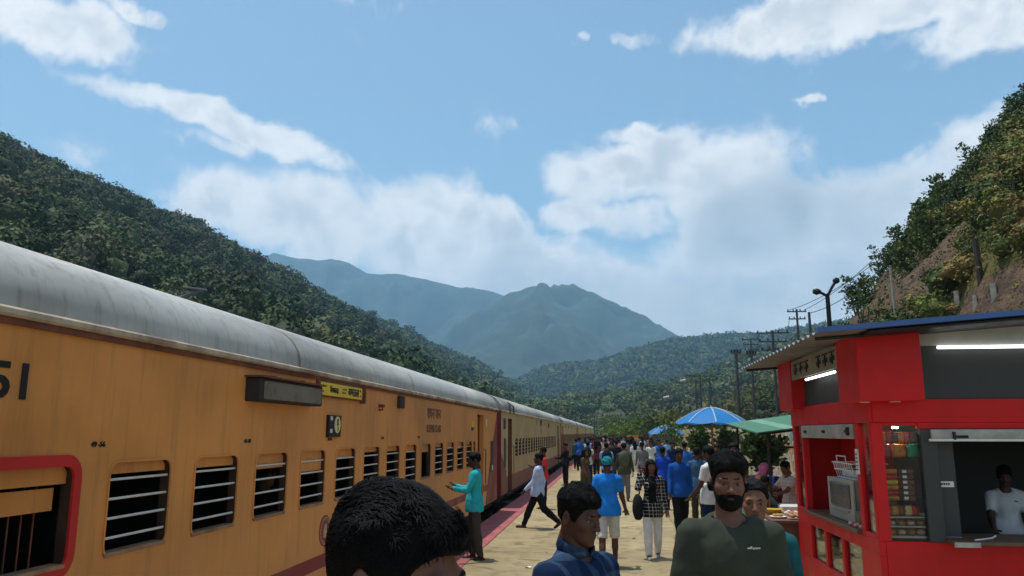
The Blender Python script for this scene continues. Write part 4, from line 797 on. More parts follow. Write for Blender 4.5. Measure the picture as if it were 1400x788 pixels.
# parasols
M_BLUEU = mat('parasol_blue', (.02, .23, .62), .6, .08, 5, transl=.3); M_BLUEW = mat('parasol_pale', (.55, .62, .72), .6, .08, 5, transl=.25); M_PPOLE = mat('parasol_pole', (.28, .09, .04), .6, .15, 5)
def parasol(px, py, dia_px, label, R=1.15):
    Y = F*2*R/dia_px*.985; p = onY(px, py, Y); x, y, zt = p; o = empty('parasol', (x, y, 0), 0, label, 'parasol', 'blue parasols over the stalls'); h = R*.42; n = 8; K = 7
    def pt(a, t): dip = .035*R*math.sin(math.pi*(((a*n/math.tau) % 1)))*t; return (x+R*t*math.cos(a), y+R*t*math.sin(a), zt-h*(t**1.7)-dip*.0+(.02*R*(math.cos(a*n)-1)*t))
    for k in range(n):
        b = MB(); a0, a1 = math.tau*k/n, math.tau*(k+1)/n
        for i in range(K):
            for j in range(6):
                A0, A1 = a0+(a1-a0)*j/6, a0+(a1-a0)*(j+1)/6; T0, T1 = i/K, (i+1)/K; b.quad(pt(A0, T0), pt(A0, T1), pt(A1, T1), pt(A1, T0))
        b.build('canopy_panel', M_BLUEU, o, smooth='all')
        b = MB(); b.tube([tuple(np.array(pt(a0, t/6))+np.array([0, 0, .012])) for t in range(7)], .022, 5); b.build('seam_band', M_BLUEW, o); b = MB(); b.tube([(x, y, zt-.62*h-.2), tuple(np.array(pt(a0+.02, .6))-np.array([0, 0, .015]))], .008, 5); b.build('strut', M_UNDER, o)
    b = MB(); b.tube([(x, y, 0), (x, y, zt-.03)], .035, 8); b.build('pole', M_PPOLE, o); b = MB(); b.tube([(x, y, 0), (x, y, .25)], [.25, .2], 14); b.build('base', M_CONC, o); b = MB(); b.tube([(x, y, zt-.04), (x, y, zt+.09)], [.05, .01], 8); b.build('finial', M_BLUEW, o); return x, y
parasol(972, 558, 91, 'large bright blue parasol with pale seams over the stalls'); parasol(910, 582, 45, 'smaller blue parasol farther along the platform', 1.1)
# shrubs in tubs, drums
M_TUB = mat('tub_black', (.02, .02, .022), .5, .15, 5); M_BARREL = mat('barrel_blue', (.03, .07, .30), .45, .12, 4)
def potted(px, Y, top_py, w, label, n=240, tint=grn, trunk=True):
    p = onY(px, top_py, Y); x, zt = p[0], p[2]; o = empty('potted_tree', (x, Y, 0), 0, label, 'potted tree'); b = MB(); b.tube([(x, Y, 0), (x, Y, .75)], [.26, .32], 16); b.build('tub', M_TUB, o)
    b = MB(); pts = [(x, Y, .5), (x+.03, Y, 1.0), (x-.02, Y+.03, zt-.4)]; b.tube(pts, [.05, .04, .02], 6); r = np.random.default_rng(int(px))
    for k in range(7): a = r.uniform(0, 6.28); z_ = r.uniform(.9, zt-.3); b.tube([(x, Y, z_), (x+w*.7*math.cos(a), Y+w*.7*math.sin(a), z_+.3)], [.02, .006], 5)
    b.build('trunk', M_STEM, o); q = r.normal(size=(n, 3)); q /= np.linalg.norm(q, axis=1)[:, None]; rad = r.uniform(.35, 1.1, (n, 1)); zc = (zt+.9)/2; q = q*rad*np.array([w, w, (zt-.9)/2*1.05])+np.array([x, Y, zc]); lump = vnoise(q, 2.6, 3) > .40; q = q[lump]
    Q = leaf_cards(q, 6, .09, .08, .17, r); c = tint[r.integers(0, 3, len(q))][:, None, :]*r.uniform(.6, 1.5, (len(q), 6, 1)); leaf_obj('crown', Q, c, M_SHRUB, o, o.location)
potted(1040, 21.5, 590, .5, 'leafy tree in a black tub beside the blue barrel', 330); potted(957, 28.5, 584, .34, 'narrow dark tree in a tub under the large parasol', 300); potted(992, 27.5, 584, .34, 'bushy tree in a tub between the large parasol and the awning', 300); potted(918, 46, 578, .7, 'pale green tree in a tub by the cream wall', 240, grn*1.7)
def barrel(x, y, m, label): b = MB(); b.tube([(x, y, 0), (x, y, .02), (x, y, .28), (x, y, .30), (x, y, .32), (x, y, .60), (x, y, .62), (x, y, .64), (x, y, .88), (x, y, .90)], [.27, .285, .285, .30, .285, .285, .30, .285, .285, .27], 18); tag(b.build('barrel', m, None, smooth=True), label, 'barrel')
p_ = onY(1046, 640, 20.4); barrel(p_[0], 20.4, M_BARREL, 'blue plastic barrel in front of the leafy tub tree'); p_ = onY(1028, 640, 20.6); barrel(p_[0], 20.6, M_TUB, 'black plastic barrel beside the blue barrel')
bx_ = bx('cool_box', mat('cool_box_blue', (.12, .42, .55), .5, .1, 4), None, 3.55, 4.05, 13.9, 14.4, 0, .95, .02); tag(bx_, 'pale blue cool box standing under the awning', 'cool box')
# ---------------------------------------------------------------- poles and wires
def ground_at(x, y):
    z = float(hill_z(np.array([x*1.]), np.array([y*1.]))[0]); z2 = float(slope_z(np.array([x*1.]), np.array([y*1.]))[0]) if 6.5 < x < 80 and 9 < y < 110 else -9; return max(z, z2, -.85 if x > 7.6 or y > 170 else -.06)-.1
def pole(px, py, Y, arms, label, r=.10, lamp=None, group='utility poles along the valley', armw=1.1):
    p = onY(px, py, Y); x, zt = p[0], p[2]; zb = ground_at(x, Y); o = empty('utility_pole', (x, Y, zb), 0, label, 'pole', group); b = MB(); b.tube([(x, Y, zb), (x, Y, zt)], [r*1.25, r*.8], 8); b.build('post', M_POLE, o)
    for k in range(arms): zz = zt-.25-.8*k; b = MB(); w = armw*(1-.12*k); b.box(x-w, x+w, Y-.05, Y+.05, zz-.06, zz+.06); a_ = b.build('crossarm', M_POLE, o); [bx('insulator', M_TUB, a_, x+s*w*.9-.05, x+s*w*.9+.05, Y-.05, Y+.05, zz+.06, zz+.25) for s in (-1, -.4, .4, 1)]
    if lamp: b = MB(); b.tube([(x, Y, zt-.3), (x+lamp*.6, Y, zt+.1), (x+lamp*1.2, Y, zt+.05)], .05, 6); a_ = b.build('lamp_arm', M_POLE, o); b = MB(); b.tube([(x+lamp*1.1, Y, zt+.04), (x+lamp*1.7, Y, zt-.05)], [.12, .09], 8); b.build('lamp_head', M_BAR, a_)
    return np.array([x, Y, zt])
pole(1006, 478, 58, 1, 'tall slim utility pole with one short crossarm above the blue parasol', .12, armw=.35); pole(1027, 480, 52, 1, 'dark slim utility pole just beyond the kiosk roof corner', .08, armw=.3); t1 = pole(1056, 452, 75, 4, 'utility pole with four crossarms on the slope', .13, armw=1.5); t2 = pole(1089, 423, 85, 2, 'utility pole with two crossarms on the skyline', .14, armw=1.0); t3 = pole(1106, 427, 70, 0, 'plain dark pole on the skyline beside the lamp post', .14)
t4 = pole(1026, 462, 120, 3, 'far utility pole with three crossarms below the ridge', .13, armw=1.3); pole(957, 512, 110, 2, 'far utility pole with two crossarms above the parasol', .13, armw=1.6); pole(970, 517, 100, 1, 'far dark pole with a short crossarm above the parasol', .14, armw=1.); pole(951, 520, 90, 0, 'far street lamp post with an arm reaching left', .10, lamp=-1.); pole(929, 543, 85, 0, 'low street lamp post behind the small parasol', .10, lamp=-1); pole(918, 550, 130, 0, 'thin distant pole above the small parasol', .10); pole(538, 468, 190, 0, 'thin distant mast before the left forest', .16, group=None)
# forked lamp post behind the kiosk
Y = 25.; p = onY(1131, 402, Y); lo = empty('lamp_post', (p[0], Y, -.06), 0, 'black forked lamp post with two lamps behind the kiosk', 'lamp post'); b = MB(); b.tube([(p[0], Y, -.06), tuple(p)], [.09, .065], 10); b.build('post', M_BLACK, lo)
for x_, y_ in ((1117, 399), (1143, 384)):
    e = onY(x_, y_, Y); b = MB(); b.tube([tuple(p-np.array([0, 0, .08])), tuple(p*.5+e*.5+np.array([0, 0, -.02])), tuple(e)], .045, 7); a_ = b.build('arm', M_BLACK, lo); b = MB(); d = np.array([.09 if x_ > 1131 else -.12, 0, .01]); b.tube([tuple(e-d), tuple(e), tuple(e+d)], [.05, .11, .07], 10); b.build('lamp_head', M_BLACK, a_)
# power lines
for k, (a, c) in enumerate(((t2+np.array([.8, 0, -.1]), onY(1210, 340, 58)), (t2+np.array([-.8, 0, -.1]), onY(1200, 357, 58)), (t3+np.array([0, 0, -.1]), onY(1200, 372, 50)), (t1+np.array([1.2, 0, -.3]), t2+np.array([-.8, 0, -.9])), (t4+np.array([0, 0, -.2]), t1+np.array([-1.2, 0, -.3])))):
    b = MB(); b.tube([tuple(a+(c-a)*t+np.array([0, 0, -1.2*4*t*(1-t)*.35])) for t in np.linspace(0, 1, 9)], .03, 4); tag(b.build('power_line', M_BLACK), 'thin black power line strung between the poles', 'power line', 'power lines')
# far end of the platform: board, van, trees
p = onY(868, 600, 75); sb = empty('station_sign', (p[0], 75, 0), 0, 'orange signboard on posts above the far crowd', 'sign'); bx('board', mat('sign_orange', (.62, .20, .02), .6, .1, 4), sb, p[0]-.75, p[0]+.75, 75, 75.06, p[2]-.32, p[2]+.30, .01); bx('lettering_strip', mat('sign_letters', (.75, .42, .05), .6, .4, 9), sb, p[0]-.6, p[0]+.6, 74.985, 75, p[2]-.06, p[2]+.06)
for s in (-.6, .6): bx('post', M_POLE, sb, p[0]+s-.03, p[0]+s+.03, 75.07, 75.13, 0, p[2]+.2)
p = onY(905, 610, 62); vn = empty('van', (p[0], 62, 0), 0, 'dark van with a white roof line parked behind the crowd', 'van'); x = p[0]
prof_v = [(-.95, .3), (-.97, .9), (-.92, 1.15), (-.78, 1.75), (-.6, 1.92), (.6, 1.92), (.78, 1.75), (.92, 1.15), (.97, .9), (.95, .3)]; b = MB(); n = len(prof_v)
for ya, yb, s0, s1 in ((62, 62.3, .97, 1.), (62.3, 65.4, 1., 1.), (65.4, 65.7, 1., .96)):
    for i in range(n-1): (a0, z0), (a1, z1) = prof_v[i], prof_v[i+1]; b.quad((x+a0*s0, ya, z0*s0), (x+a1*s0, ya, z1*s0), (x+a1*s1, yb, z1*s1), (x+a0*s1, yb, z0*s1))
for yy, s in ((62, .97), (65.7, .96)): b.v += [(x+a*s, yy, z*s) for a, z in prof_v]; b.f.append(tuple(range(len(b.v)-n, len(b.v)))); b.m.append(0)
b.build('body', mat('van_dark', (.03, .03, .035), .3, .1, 3), vn, smooth=True); bx('windscreen', M_GLASSD, vn, x-.7, x+.7, 61.97, 62.0, 1.2, 1.7, .01); bx('roof_rail', M_WHITE, vn, x-.8, x+.8, 61.96, 62.2, 1.84, 1.95, .03); bx('bumper', M_TUB, vn, x-.9, x+.9, 61.9, 62.0, .3, .5, .03)
for sx in (-.8, .8):
    for yy in (62.7, 64.9): b = MB(); b.tube([(x+sx-.1, yy, .3), (x+sx+.1, yy, .3)], .3, 16); b.build('wheel', M_TUB, vn)
    bx('headlight', M_WHITE, vn, x+sx-.12, x+sx+.12, 61.95, 62.0, .75, .9, .02)
M_TREEL = mat('tree_leaves', (1, 1, 1), .65, .15, .5, attr='tint', spec=.2, transl=.2)
def tree(px, Y, top_py, rad, label, seed, tint):
    p = onY(px, top_py, Y); x, zt = p[0], p[2]; zb = ground_at(x, Y); o = empty('tree', (x, Y, zb), 0, label, 'tree', 'trees at the far end of the platform'); r = np.random.default_rng(seed); b = MB(); h = zt-zb
    b.tube([(x, Y, zb), (x+.1, Y, zb+h*.35), (x, Y, zb+h*.7)], [.22, .17, .08], 8)
    for k in range(8): a = r.uniform(0, 6.28); b.tube([(x, Y, zb+h*r.uniform(.3, .55)), (x+rad*.6*math.cos(a), Y+rad*.6*math.sin(a), zb+h*r.uniform(.55, .8))], [.07, .02], 5)
    b.build('trunk', M_STEM, o); cs = r.normal(size=(11, 3))*np.array([rad*.5, rad*.5, h*.16])+np.array([x, Y, zb+h*.66]); cr = r.uniform(.3, .5, 11)*rad; n = 900; k = r.integers(0, 11, n); d = r.normal(size=(n, 3)); d /= np.linalg.norm(d, axis=1)[:, None]
    q = cs[k]+d*(cr[k]*r.uniform(.6, 1.1, n))[:, None]; q = q[q[:, 2] < zt+.3]; Q = leaf_cards(q, 3, .2, .15, .45, r); c = np.array(tint)[None, None, :]*r.uniform(.55, 1.5, (len(q), 3, 1)); leaf_obj('crown', Q, c, M_TREEL, o, o.location)
tl = (('rounded dark green tree at the end of the train', (.05, .08, .022)), ('bright green tree behind the orange signboard', (.12, .17, .03)), ('light green tree between the signboard and small parasol', (.09, .14, .03)), ('dense tree beside the small parasol', (.06, .09, .025)), ('broad yellow green tree behind the large parasol', (.13, .15, .04)), ('dark tree just behind the last coach', (.04, .065, .02)), ('spreading tree behind the van', (.07, .11, .03)), ('olive tree behind the cream wall', (.10, .11, .04)))
for i, (px, Y, py, rad) in enumerate(((838, 190, 570, 7), (862, 120, 583, 3.6), (885, 130, 573, 4.5), (925, 100, 572, 3.4), (945, 75, 566, 2.6), (812, 230, 566, 8), (900, 165, 566, 6), (1000, 90, 560, 3.0))): tree(px, Y, py, rad, tl[i][0], 100+i, tl[i][1])

# ================================================================ people
# signed-distance figures meshed with surface nets: one continuous body per person, clothing and hair as children
def surface_nets(D, org, h):
    nx, ny, nz = D.shape; s = D < 0
    c = np.stack([s[i:nx-1+i, j:ny-1+j, k:nz-1+k] for i in (0, 1) for j in (0, 1) for k in (0, 1)], 0); cnt = c.sum(0); act = (cnt > 0) & (cnt < 8)
    if not act.any(): return np.zeros((0, 3)), np.zeros((0, 4), int)
    ids = -np.ones(act.shape, np.int64); ids[act] = np.arange(act.sum()); I = np.argwhere(act); acc = np.zeros((len(I), 3)); w = np.zeros(len(I))
    g = lambda o: D[I[:, 0]+o[0], I[:, 1]+o[1], I[:, 2]+o[2]]
    cor = [(i, j, k) for i in (0, 1) for j in (0, 1) for k in (0, 1)]; val = {o: g(o) for o in cor}
    for a in cor:
        for ax in range(3):
            if a[ax]: continue
            b = list(a); b[ax] = 1; b = tuple(b); va, vb = val[a], val[b]; m = (va < 0) != (vb < 0); t = np.where(m, va/np.where(m, va-vb, 1), 0)
            p = np.tile(np.array(a, float), (len(I), 1)); p[:, ax] += t; acc += p*m[:, None]; w += m
    V = (I+acc/w[:, None])*h+org; Q = []
    for ax in range(3):
        o = [x for x in range(3) if x != ax]
        sl0 = [slice(None)]*3; sl1 = [slice(None)]*3; sl0[ax] = slice(0, -1); sl1[ax] = slice(1, None)
        e = s[tuple(sl0)] != s[tuple(sl1)]; E = np.argwhere(e); E = E[(E[:, o[0]] > 0) & (E[:, o[1]] > 0) & (E[:, o[0]] < D.shape[o[0]]-1) & (E[:, o[1]] < D.shape[o[1]]-1)]
        if len(E) == 0: continue
        q = []
        for d0, d1 in ((-1, -1), (0, -1), (0, 0), (-1, 0)): C_ = E.copy(); C_[:, o[0]] += d0; C_[:, o[1]] += d1; q.append(ids[C_[:, 0], C_[:, 1], C_[:, 2]])
        q = np.stack(q, 1); fl = s[E[:, 0], E[:, 1], E[:, 2]]; fl = ~fl if ax == 1 else fl
        q[~fl] = q[~fl][:, ::-1]; Q.append(q)
    return V, np.concatenate(Q)
def sd_cap(P, a, b, ra, rb, flat=None):
    a, b = np.asarray(a, float), np.asarray(b, float); d = b-a; t = np.clip(((P-a)@d)/(d@d+1e-12), 0, 1); q = P-a-t[..., None]*d
    return np.linalg.norm(q, axis=-1)-(ra+(rb-ra)*t)
def sd_ell(P, c, r, R=None):
    q = P-np.asarray(c, float)
    if R is not None: q = q@R
    r = np.asarray(r, float); k0 = np.linalg.norm(q/r, axis=-1); k1 = np.linalg.norm(q/(r*r), axis=-1); return k0*(k0-1)/(k1+1e-9)
def smin(a, b, k):
    h = np.clip(.5+.5*(b-a)/k, 0, 1); return b+(a-b)*h-k*h*(1-h)
def smax(a, b, k): return -smin(-a, -b, k)
def mesh_sdf(fn, lo, hi, h):
    lo = np.array(lo, float); hi = np.array(hi, float); n = np.ceil((hi-lo)/h).astype(int)+1; ax = [lo[i]+h*np.arange(n[i]) for i in range(3)]
    G = np.stack(np.meshgrid(*ax, indexing='ij'), -1); return surface_nets(fn(G), lo, h)
def Rz(t): c, s = math.cos(t), math.sin(t); return np.array([[c, -s, 0], [s, c, 0], [0, 0, 1]])
def Rx(t): c, s = math.cos(t), math.sin(t); return np.array([[1, 0, 0], [0, c, -s], [0, s, c]])
def Ry(t): c, s = math.cos(t), math.sin(t); return np.array([[c, 0, s], [0, 1, 0], [-s, 0, c]])
RAD = math.radians
def head_sdf(P, fem=False):
    d = sd_ell(P, (0, .012, .03), (.074, .094, .086)); d = smin(d, sd_ell(P, (0, -.022, -.03), (.061, .070, .082)), .03); d = smin(d, sd_ell(P, (0, -.046, -.078), (.046, .043, .036)), .025)
    d = smin(d, sd_ell(P, (0, -.078, -.098), (.02, .016, .015)), .018)
    for s in (-1, 1): d = smin(d, sd_ell(P, (s*.042, -.058, -.018), (.022, .024, .02)), .025)
    d = smin(d, sd_cap(P, (-.042, -.078, .022), (.042, -.078, .022), .010, .010), .016)
    for s in (-1, 1): d = smax(d, -sd_ell(P, (s*.032, -.098, .004), (.018, .020, .0064)), .010)
    d = smin(d, sd_cap(P, (0, -.086, .016), (0, -.110, -.026), .0075, .0115), .010)
    for s in (-1, 1): d = smin(d, sd_ell(P, (s*.0135, -.098, -.030), (.009, .011, .008)), .006)
    d = smin(d, sd_ell(P, (0, -.090, -.056), (.024, .010, .0065)), .006); d = smin(d, sd_ell(P, (0, -.089, -.0675), (.020, .010, .007)), .006)
    d = smax(d, -sd_ell(P, (0, -.101, -.0615), (.022, .006, .0016)), .003)
    for s in (-1, 1):
        e = sd_ell(P, (s*.078, .015, -.006), (.010, .022, .034), Rz(s*.35)); e = smax(e, -sd_ell(P, (s*.088, .012, -.004), (.008, .012, .020), Rz(s*.35)), .005); d = smin(d, e, .008)
    return d
HL = [(-.12, .062), (-.075, .058), (-.055, .045), (-.042, .018), (-.03, -.012), (-.012, -.012), (.0, .018), (.02, .03), (.045, .0), (.06, -.045), (.1, -.075), (.14, -.08)]
def hair_sdf(P, top=.022, side=.007, amp=.010, sc=70, seed=1, hl=0., female=False):
    base = smin(sd_ell(P, (0, .012, .03), (.074, .094, .086)), sd_ell(P, (0, -.018, -.025), (.060, .066, .082)), .03)
    z = P[..., 2]; y = P[..., 1]; t = np.clip((z-.02)/.085, 0, 1); t = t*t*(3-2*t); n = vnoise(P, sc, seed)-.5; n2 = vnoise(P, sc*.45, seed+3)-.5
    d = base-(side+(top-side)*t+amp*(.25+t)*(n*.8+n2*1.3))
    line = np.interp(y, [a for a, b in HL], [b for a, b in HL])+hl
    return smax(d, line-z+.006*n, .006)
def person_geom(J, S):
    pass
class Fig:
    """joint positions (metres, local: facing -Y, standing on z = 0) from a few angles, for a 1.72 m figure"""
    def __init__(s, arms=((10, 8, 12), (10, 8, 12)), legs=((0, 0), (0, 0)), lean=0., head=(0, 0, 0), twist=0., spread=.095, hipdrop=0., shoulder=.168):
        s.hip = np.array([0, 0, .92-hipdrop]); R = Rx(RAD(lean)); s.R = R; up = lambda x, y, z: s.hip+R@np.array([x, y, z])
        s.waist = up(0, 0, .14); s.chest = up(0, 0, .36); s.neck = up(0, .015, .535); s.nb = up(0, .02, .50)
        s.hc = up(0, -.005, .685); s.HR = Rz(RAD(head[0]))@Rx(RAD(head[1]))@Ry(RAD(head[2])); T = Rz(RAD(twist)); s.T = T
        s.sh = [up(*(T@np.array([k*shoulder, .01, .446]))) for k in (-1, 1)]; s.el = []; s.wr = []; s.hd = []
        for i, k in enumerate((-1, 1)):
            sw, ab, fl = arms[i][:3]; inn = arms[i][3] if len(arms[i]) > 3 else 0
            d = Rx(-RAD(sw)+RAD(lean)*.3)@Ry(-k*RAD(ab))@np.array([0, 0, -1.]); e = s.sh[i]+d*.285
            A = Rx(-RAD(sw)+RAD(lean)*.3)@Ry(-k*RAD(ab)); f = A@Rz(k*RAD(inn))@Rx(-RAD(fl))@np.array([0, 0, -1.]); w = e+f*.245; s.el.append(e); s.wr.append(w); s.hd.append((f, A@Rz(k*RAD(inn))@Rx(-RAD(fl))))
        s.hj = [s.hip+np.array([k*.09, 0, -.02]) for k in (-1, 1)]; s.kn = []; s.an = []; s.ft = []
        for i, k in enumerate((-1, 1)):
            sw, fl = legs[i][:2]; A = Rx(-RAD(sw)); kn = s.hj[i]+A@np.array([k*(spread-.09), 0, -.43]); B = Rx(-RAD(sw)+RAD(fl)); an = kn+B@np.array([0, 0, -.405]); s.kn.append(kn); s.an.append(an); pit = legs[i][2] if len(legs[i]) > 2 else (-sw+fl)*.55; s.ft.append(Rx(RAD(pit)))
        zmin = min(min(a[2] for a in s.an)-.072, 9); dz = zmin
        for n in ('hip', 'waist', 'chest', 'neck', 'nb', 'hc'): setattr(s, n, getattr(s, n)-np.array([0, 0, dz]))
        for n in ('sh', 'el', 'wr', 'hj', 'kn', 'an'): setattr(s, n, [p-np.array([0, 0, dz]) for p in getattr(s, n)])
def torso(P, f, g=0., fem=False, fat=0.):
    R = f.R; cw = .150 if not fem else .135
    d = sd_ell(P, f.hip+R@np.array([0, .0, .02]), (.155+g+fat, .112+g+fat, .13+g), R); d = smin(d, sd_ell(P, f.waist, (.132+g+fat, .100+g+fat, .16+g), R), .06)
    d = smin(d, sd_ell(P, f.chest+R@np.array([0, .005, 0]), (cw+g, .108+g+fat*.6, .17+g), R@f.T), .06)
    for k in (0, 1): d = smin(d, sd_cap(P, f.nb+np.array([0, 0, .004]), f.sh[k]+(f.nb-f.sh[k])*.12, .046+g, .046+g), .035)
    if fem:
        for k in (-1, 1): d = smin(d, sd_ell(P, f.chest+R@np.array([k*.065, -.085, .0]), (.055+g, .05+g, .055+g)), .03)
    return d
def arms_sdf(P, f, i, g=0., to='wrist', gf=None):
    d = sd_cap(P, f.sh[i], f.el[i], .052+g, .041+g)
    if to == 'elbow': return d
    e = f.wr[i]; return smin(d, sd_cap(P, f.el[i], e, .041+(g if gf is None else gf), .028+(g if gf is None else gf)), .02)
def legs_sdf(P, f, i, g=0., gk=0., ga=0.):
    d = sd_cap(P, f.hj[i], f.kn[i], .086+g, .056+gk); return smin(d, smin(sd_cap(P, f.kn[i], f.kn[i]+(f.an[i]-f.kn[i])*.45, .056+gk, .052+gk*.5+ga*.5), sd_cap(P, f.kn[i]+(f.an[i]-f.kn[i])*.4, f.an[i], .05+gk*.5+ga*.5, .036+ga), .02), .02)
def body_sdf(P, f, fem=False, fat=0.):
    d = torso(P, f, -.012, fem, fat); d = smin(d, sd_cap(P, f.nb, f.hc+f.R@np.array([0, .02, -.06]), .058, .052), .03)
    for i in (0, 1):
        d = smin(d, arms_sdf(P, f, i), .025); d = smin(d, legs_sdf(P, f, i), .03)
        a = f.an[i]; d = smin(d, sd_cap(P, a+f.ft[i]@np.array([0, .03, -.038]), a+f.ft[i]@np.array([0, -.15, -.050]), .034, .024), .02)
    return d
def hand_sdf(P, curl, side, spread=1.):
    """local: wrist at origin, fingers along -z, palm faces -y; thumb at side*x"""
    d = sd_ell(P, (0, 0, -.05), (.040, .016, .052)); d = smin(d, sd_cap(P, (0, 0, .03), (0, 0, -.02), .027, .026), .015)
    for j, (x, L) in enumerate(((-.030, .062), (-.010, .074), (.011, .078), (.031, .068))):
        x = x*side; a = np.array([x, 0, -.088]); th = curl; p1 = a+np.array([x*.15*spread, -math.sin(th)*L*.5, -math.cos(th)*L*.5]); p2 = p1+np.array([0, -math.sin(th*2)*L*.5, -math.cos(th*2)*L*.5]); d = smin(d, smin(sd_cap(P, a, p1, .0095, .0085), sd_cap(P, p1, p2, .0085, .0068), .004), .004)
    a = np.array([side*.034, -.004, -.032]); p1 = a+np.array([side*.026, -.018, -.028]); p2 = p1+np.array([side*.004, -.014, -.026]); d = smin(d, smin(sd_cap(P, a, p1, .013, .0105), sd_cap(P, p1, p2, .0105, .008), .005), .008); return d
SKINS = {}
def skin_mat(c):
    k = 'skin_%d' % int(c[0]*1000)
    if k not in SKINS:
        m = mat(k, c, .52, .12, 18, .06, 160, spec=.35); b = m.node_tree.nodes['Principled BSDF']; b.inputs['Subsurface Weight'].default_value = .06; b.inputs['Subsurface Radius'].default_value = (.02, .008, .004); SKINS[k] = m
    return SKINS[k]
def cloth(name, c, **kw): return mat('cloth_'+name, c, .9, kw.get('var', .14), kw.get('scale', 7), .12, 420, spec=.08)
M_HAIR = mat('black_hair', (.0032, .0030, .0032), .65, .3, 40, .3, 260, spec=.12); M_EYE = mat('eye_white', (.16, .14, .125), .3, .1, 40, spec=.5); M_IRIS = mat('iris', (.02, .012, .008), .2, .1, 40, spec=.5); M_SOLE = mat('sandal', (.025, .018, .014), .7, .2, 9)
M_LIP = mat('lips', (.09, .036, .030), .5, .15, 30)
def put(name, V, Q, m, parent, smooth=True):
    if len(V) == 0: return None
    me = mesh_np(name, V, Q, m if isinstance(m, list) else [m], smooth=smooth); return link(name, me, parent)
def fold(P, amp, seed): return amp*((vnoise(P*np.array([1, 1, .45]), 17, seed)-.5)+.5*(vnoise(P*np.array([1, 1, .8]), 38, seed+4)-.5))
SEED = [0]
def make_person(label, x, y, rz, height=1.65, fig=None, skin=(.135, .062, .036), shirt=('blue', (.02, .12, .45)), sleeve='short', trousers=('black', (.012, .012, .014)), shorts=False, hem=-.13, fem=False, fat=0., res=.02, hres=.009, hair=dict(), beard=None, feet='sandal', hands=True, hcurl=(.35, .35), group='people on the platform', z0=0., cut=None, hair_fn=None, shirt_mat=None, extra_hem=0., hs=1.):
    SEED[0] += 1; sd = SEED[0]; f = fig or Fig(); f.hc = f.hc-np.array([0, 0, (1-hs)*.16]); f.HR = f.HR*hs; S = height/(1.72-(1-hs)*.27); sk = skin_mat(skin)
    pts = np.array([f.hip, f.neck, f.hc]+f.sh+f.el+f.wr+f.kn+f.an); lo = pts.min(0)-np.array([.17, .24, .10]); hi = pts.max(0)+np.array([.17, .17, .17])
    if cut is not None: lo[2] = cut
    hi_b = hi.copy(); V, Q = mesh_sdf(lambda P: body_sdf(P, f, fem, fat), lo, hi, res); VV = [V]; QQ = [Q]; nb = len(V)
    # head on its own finer grid, meeting inside the neck
    Hf = lambda P: smin(head_sdf(P), sd_cap(P, (0, .022, -.06), (0, .04, -.14), .052, .050), .03)
    V, Q = mesh_sdf(Hf, (-.11, -.14, -.15), (.11, .13, .13), hres); V = V@f.HR.T+f.hc; VV.append(V); QQ.append(Q+nb); nb += len(V)
    if hands:
        for i, k in enumerate((-1, 1)):
            V, Q = mesh_sdf(lambda P: hand_sdf(P, hcurl[i], -k), (-.09, -.13, -.20), (.09, .05, .045), .009 if hres < .012 else .012); V = V@f.hd[i][1].T+f.wr[i]; VV.append(V); QQ.append(Q+nb); nb += len(V)
    o = put('person', np.concatenate(VV)*S, np.concatenate(QQ), sk, None); o.location = (x, y, z0); o.rotation_euler = (0, 0, RAD(rz)); tag(o, label, 'person', group)
    # shirt
    if shirt:
        hz = f.hip[2]+hem+extra_hem
        def shf(P):
            g = .014; d = torso(P, f, g, fem, fat)
            if hem < -.02: d = smin(d, sd_ell(P, f.hip+np.array([0, 0, hem*.6]), (.182+g+fat, .146+g+fat, .28), f.R), .05)
            for i in (0, 1):
                a = arms_sdf(P, f, i, .012, 'elbow' if sleeve == 'short' else 'wrist', .012)
                if sleeve == 'short': dr = (f.el[i]-f.sh[i]); dr = dr/np.linalg.norm(dr); a = smax(a, (P-(f.sh[i]+dr*.20))@dr, .01)
                d = smin(d, a, .03)
            nk = sd_ell(P, f.nb+f.R@np.array([0, -.035, .065]), (.078, .085, .075)); d = smax(d, -nk, .012); d = smax(d, hz-P[..., 2], .008)
            return d+fold(P, .020, sd)
        l2 = lo.copy(); l2[2] = max(lo[2], hz-.05); h2 = hi.copy(); h2[2] = f.neck[2]+.12 if not any(w[2] > f.neck[2] for w in f.wr) else hi[2]
        V, Q = mesh_sdf(shf, l2, h2, res); put('shirt', V*S, Q, shirt_mat or cloth(*shirt), o)
    if trousers and (cut is None or cut < f.hip[2]-.1):
        def trf(P):
            d = sd_ell(P, f.hip+np.array([0, .0, .02]), (.165+fat, .122+fat, .13))
            for i in (0, 1): d = smin(d, legs_sdf(P, f, i, .014, .022, .022), .03)
            d = smax(d, P[..., 2]-(f.hip[2]+.1), .01); d = d+fold(P, .016, sd+9)
            for i in (0, 1):
                if shorts: dr = f.an[i]-f.kn[i]; dr = dr/np.linalg.norm(dr); near = np.abs(P[..., 0]-f.kn[i][0]) < .12; d = np.where(near & (P[..., 2] < f.kn[i][2]+.25), smax(d, (P-(f.kn[i]+dr*.03))@dr, .01), d)
                else: d = smax(d, -sd_ell(P, f.an[i]+f.ft[i]@np.array([0, -.09, -.05]), (.06, .12, .06)), .01)
            return d
        h2 = hi.copy(); h2[2] = f.hip[2]+.16; V, Q = mesh_sdf(trf, lo, h2, res); put('shorts' if shorts else 'trousers', V*S, Q, cloth(*trousers), o)
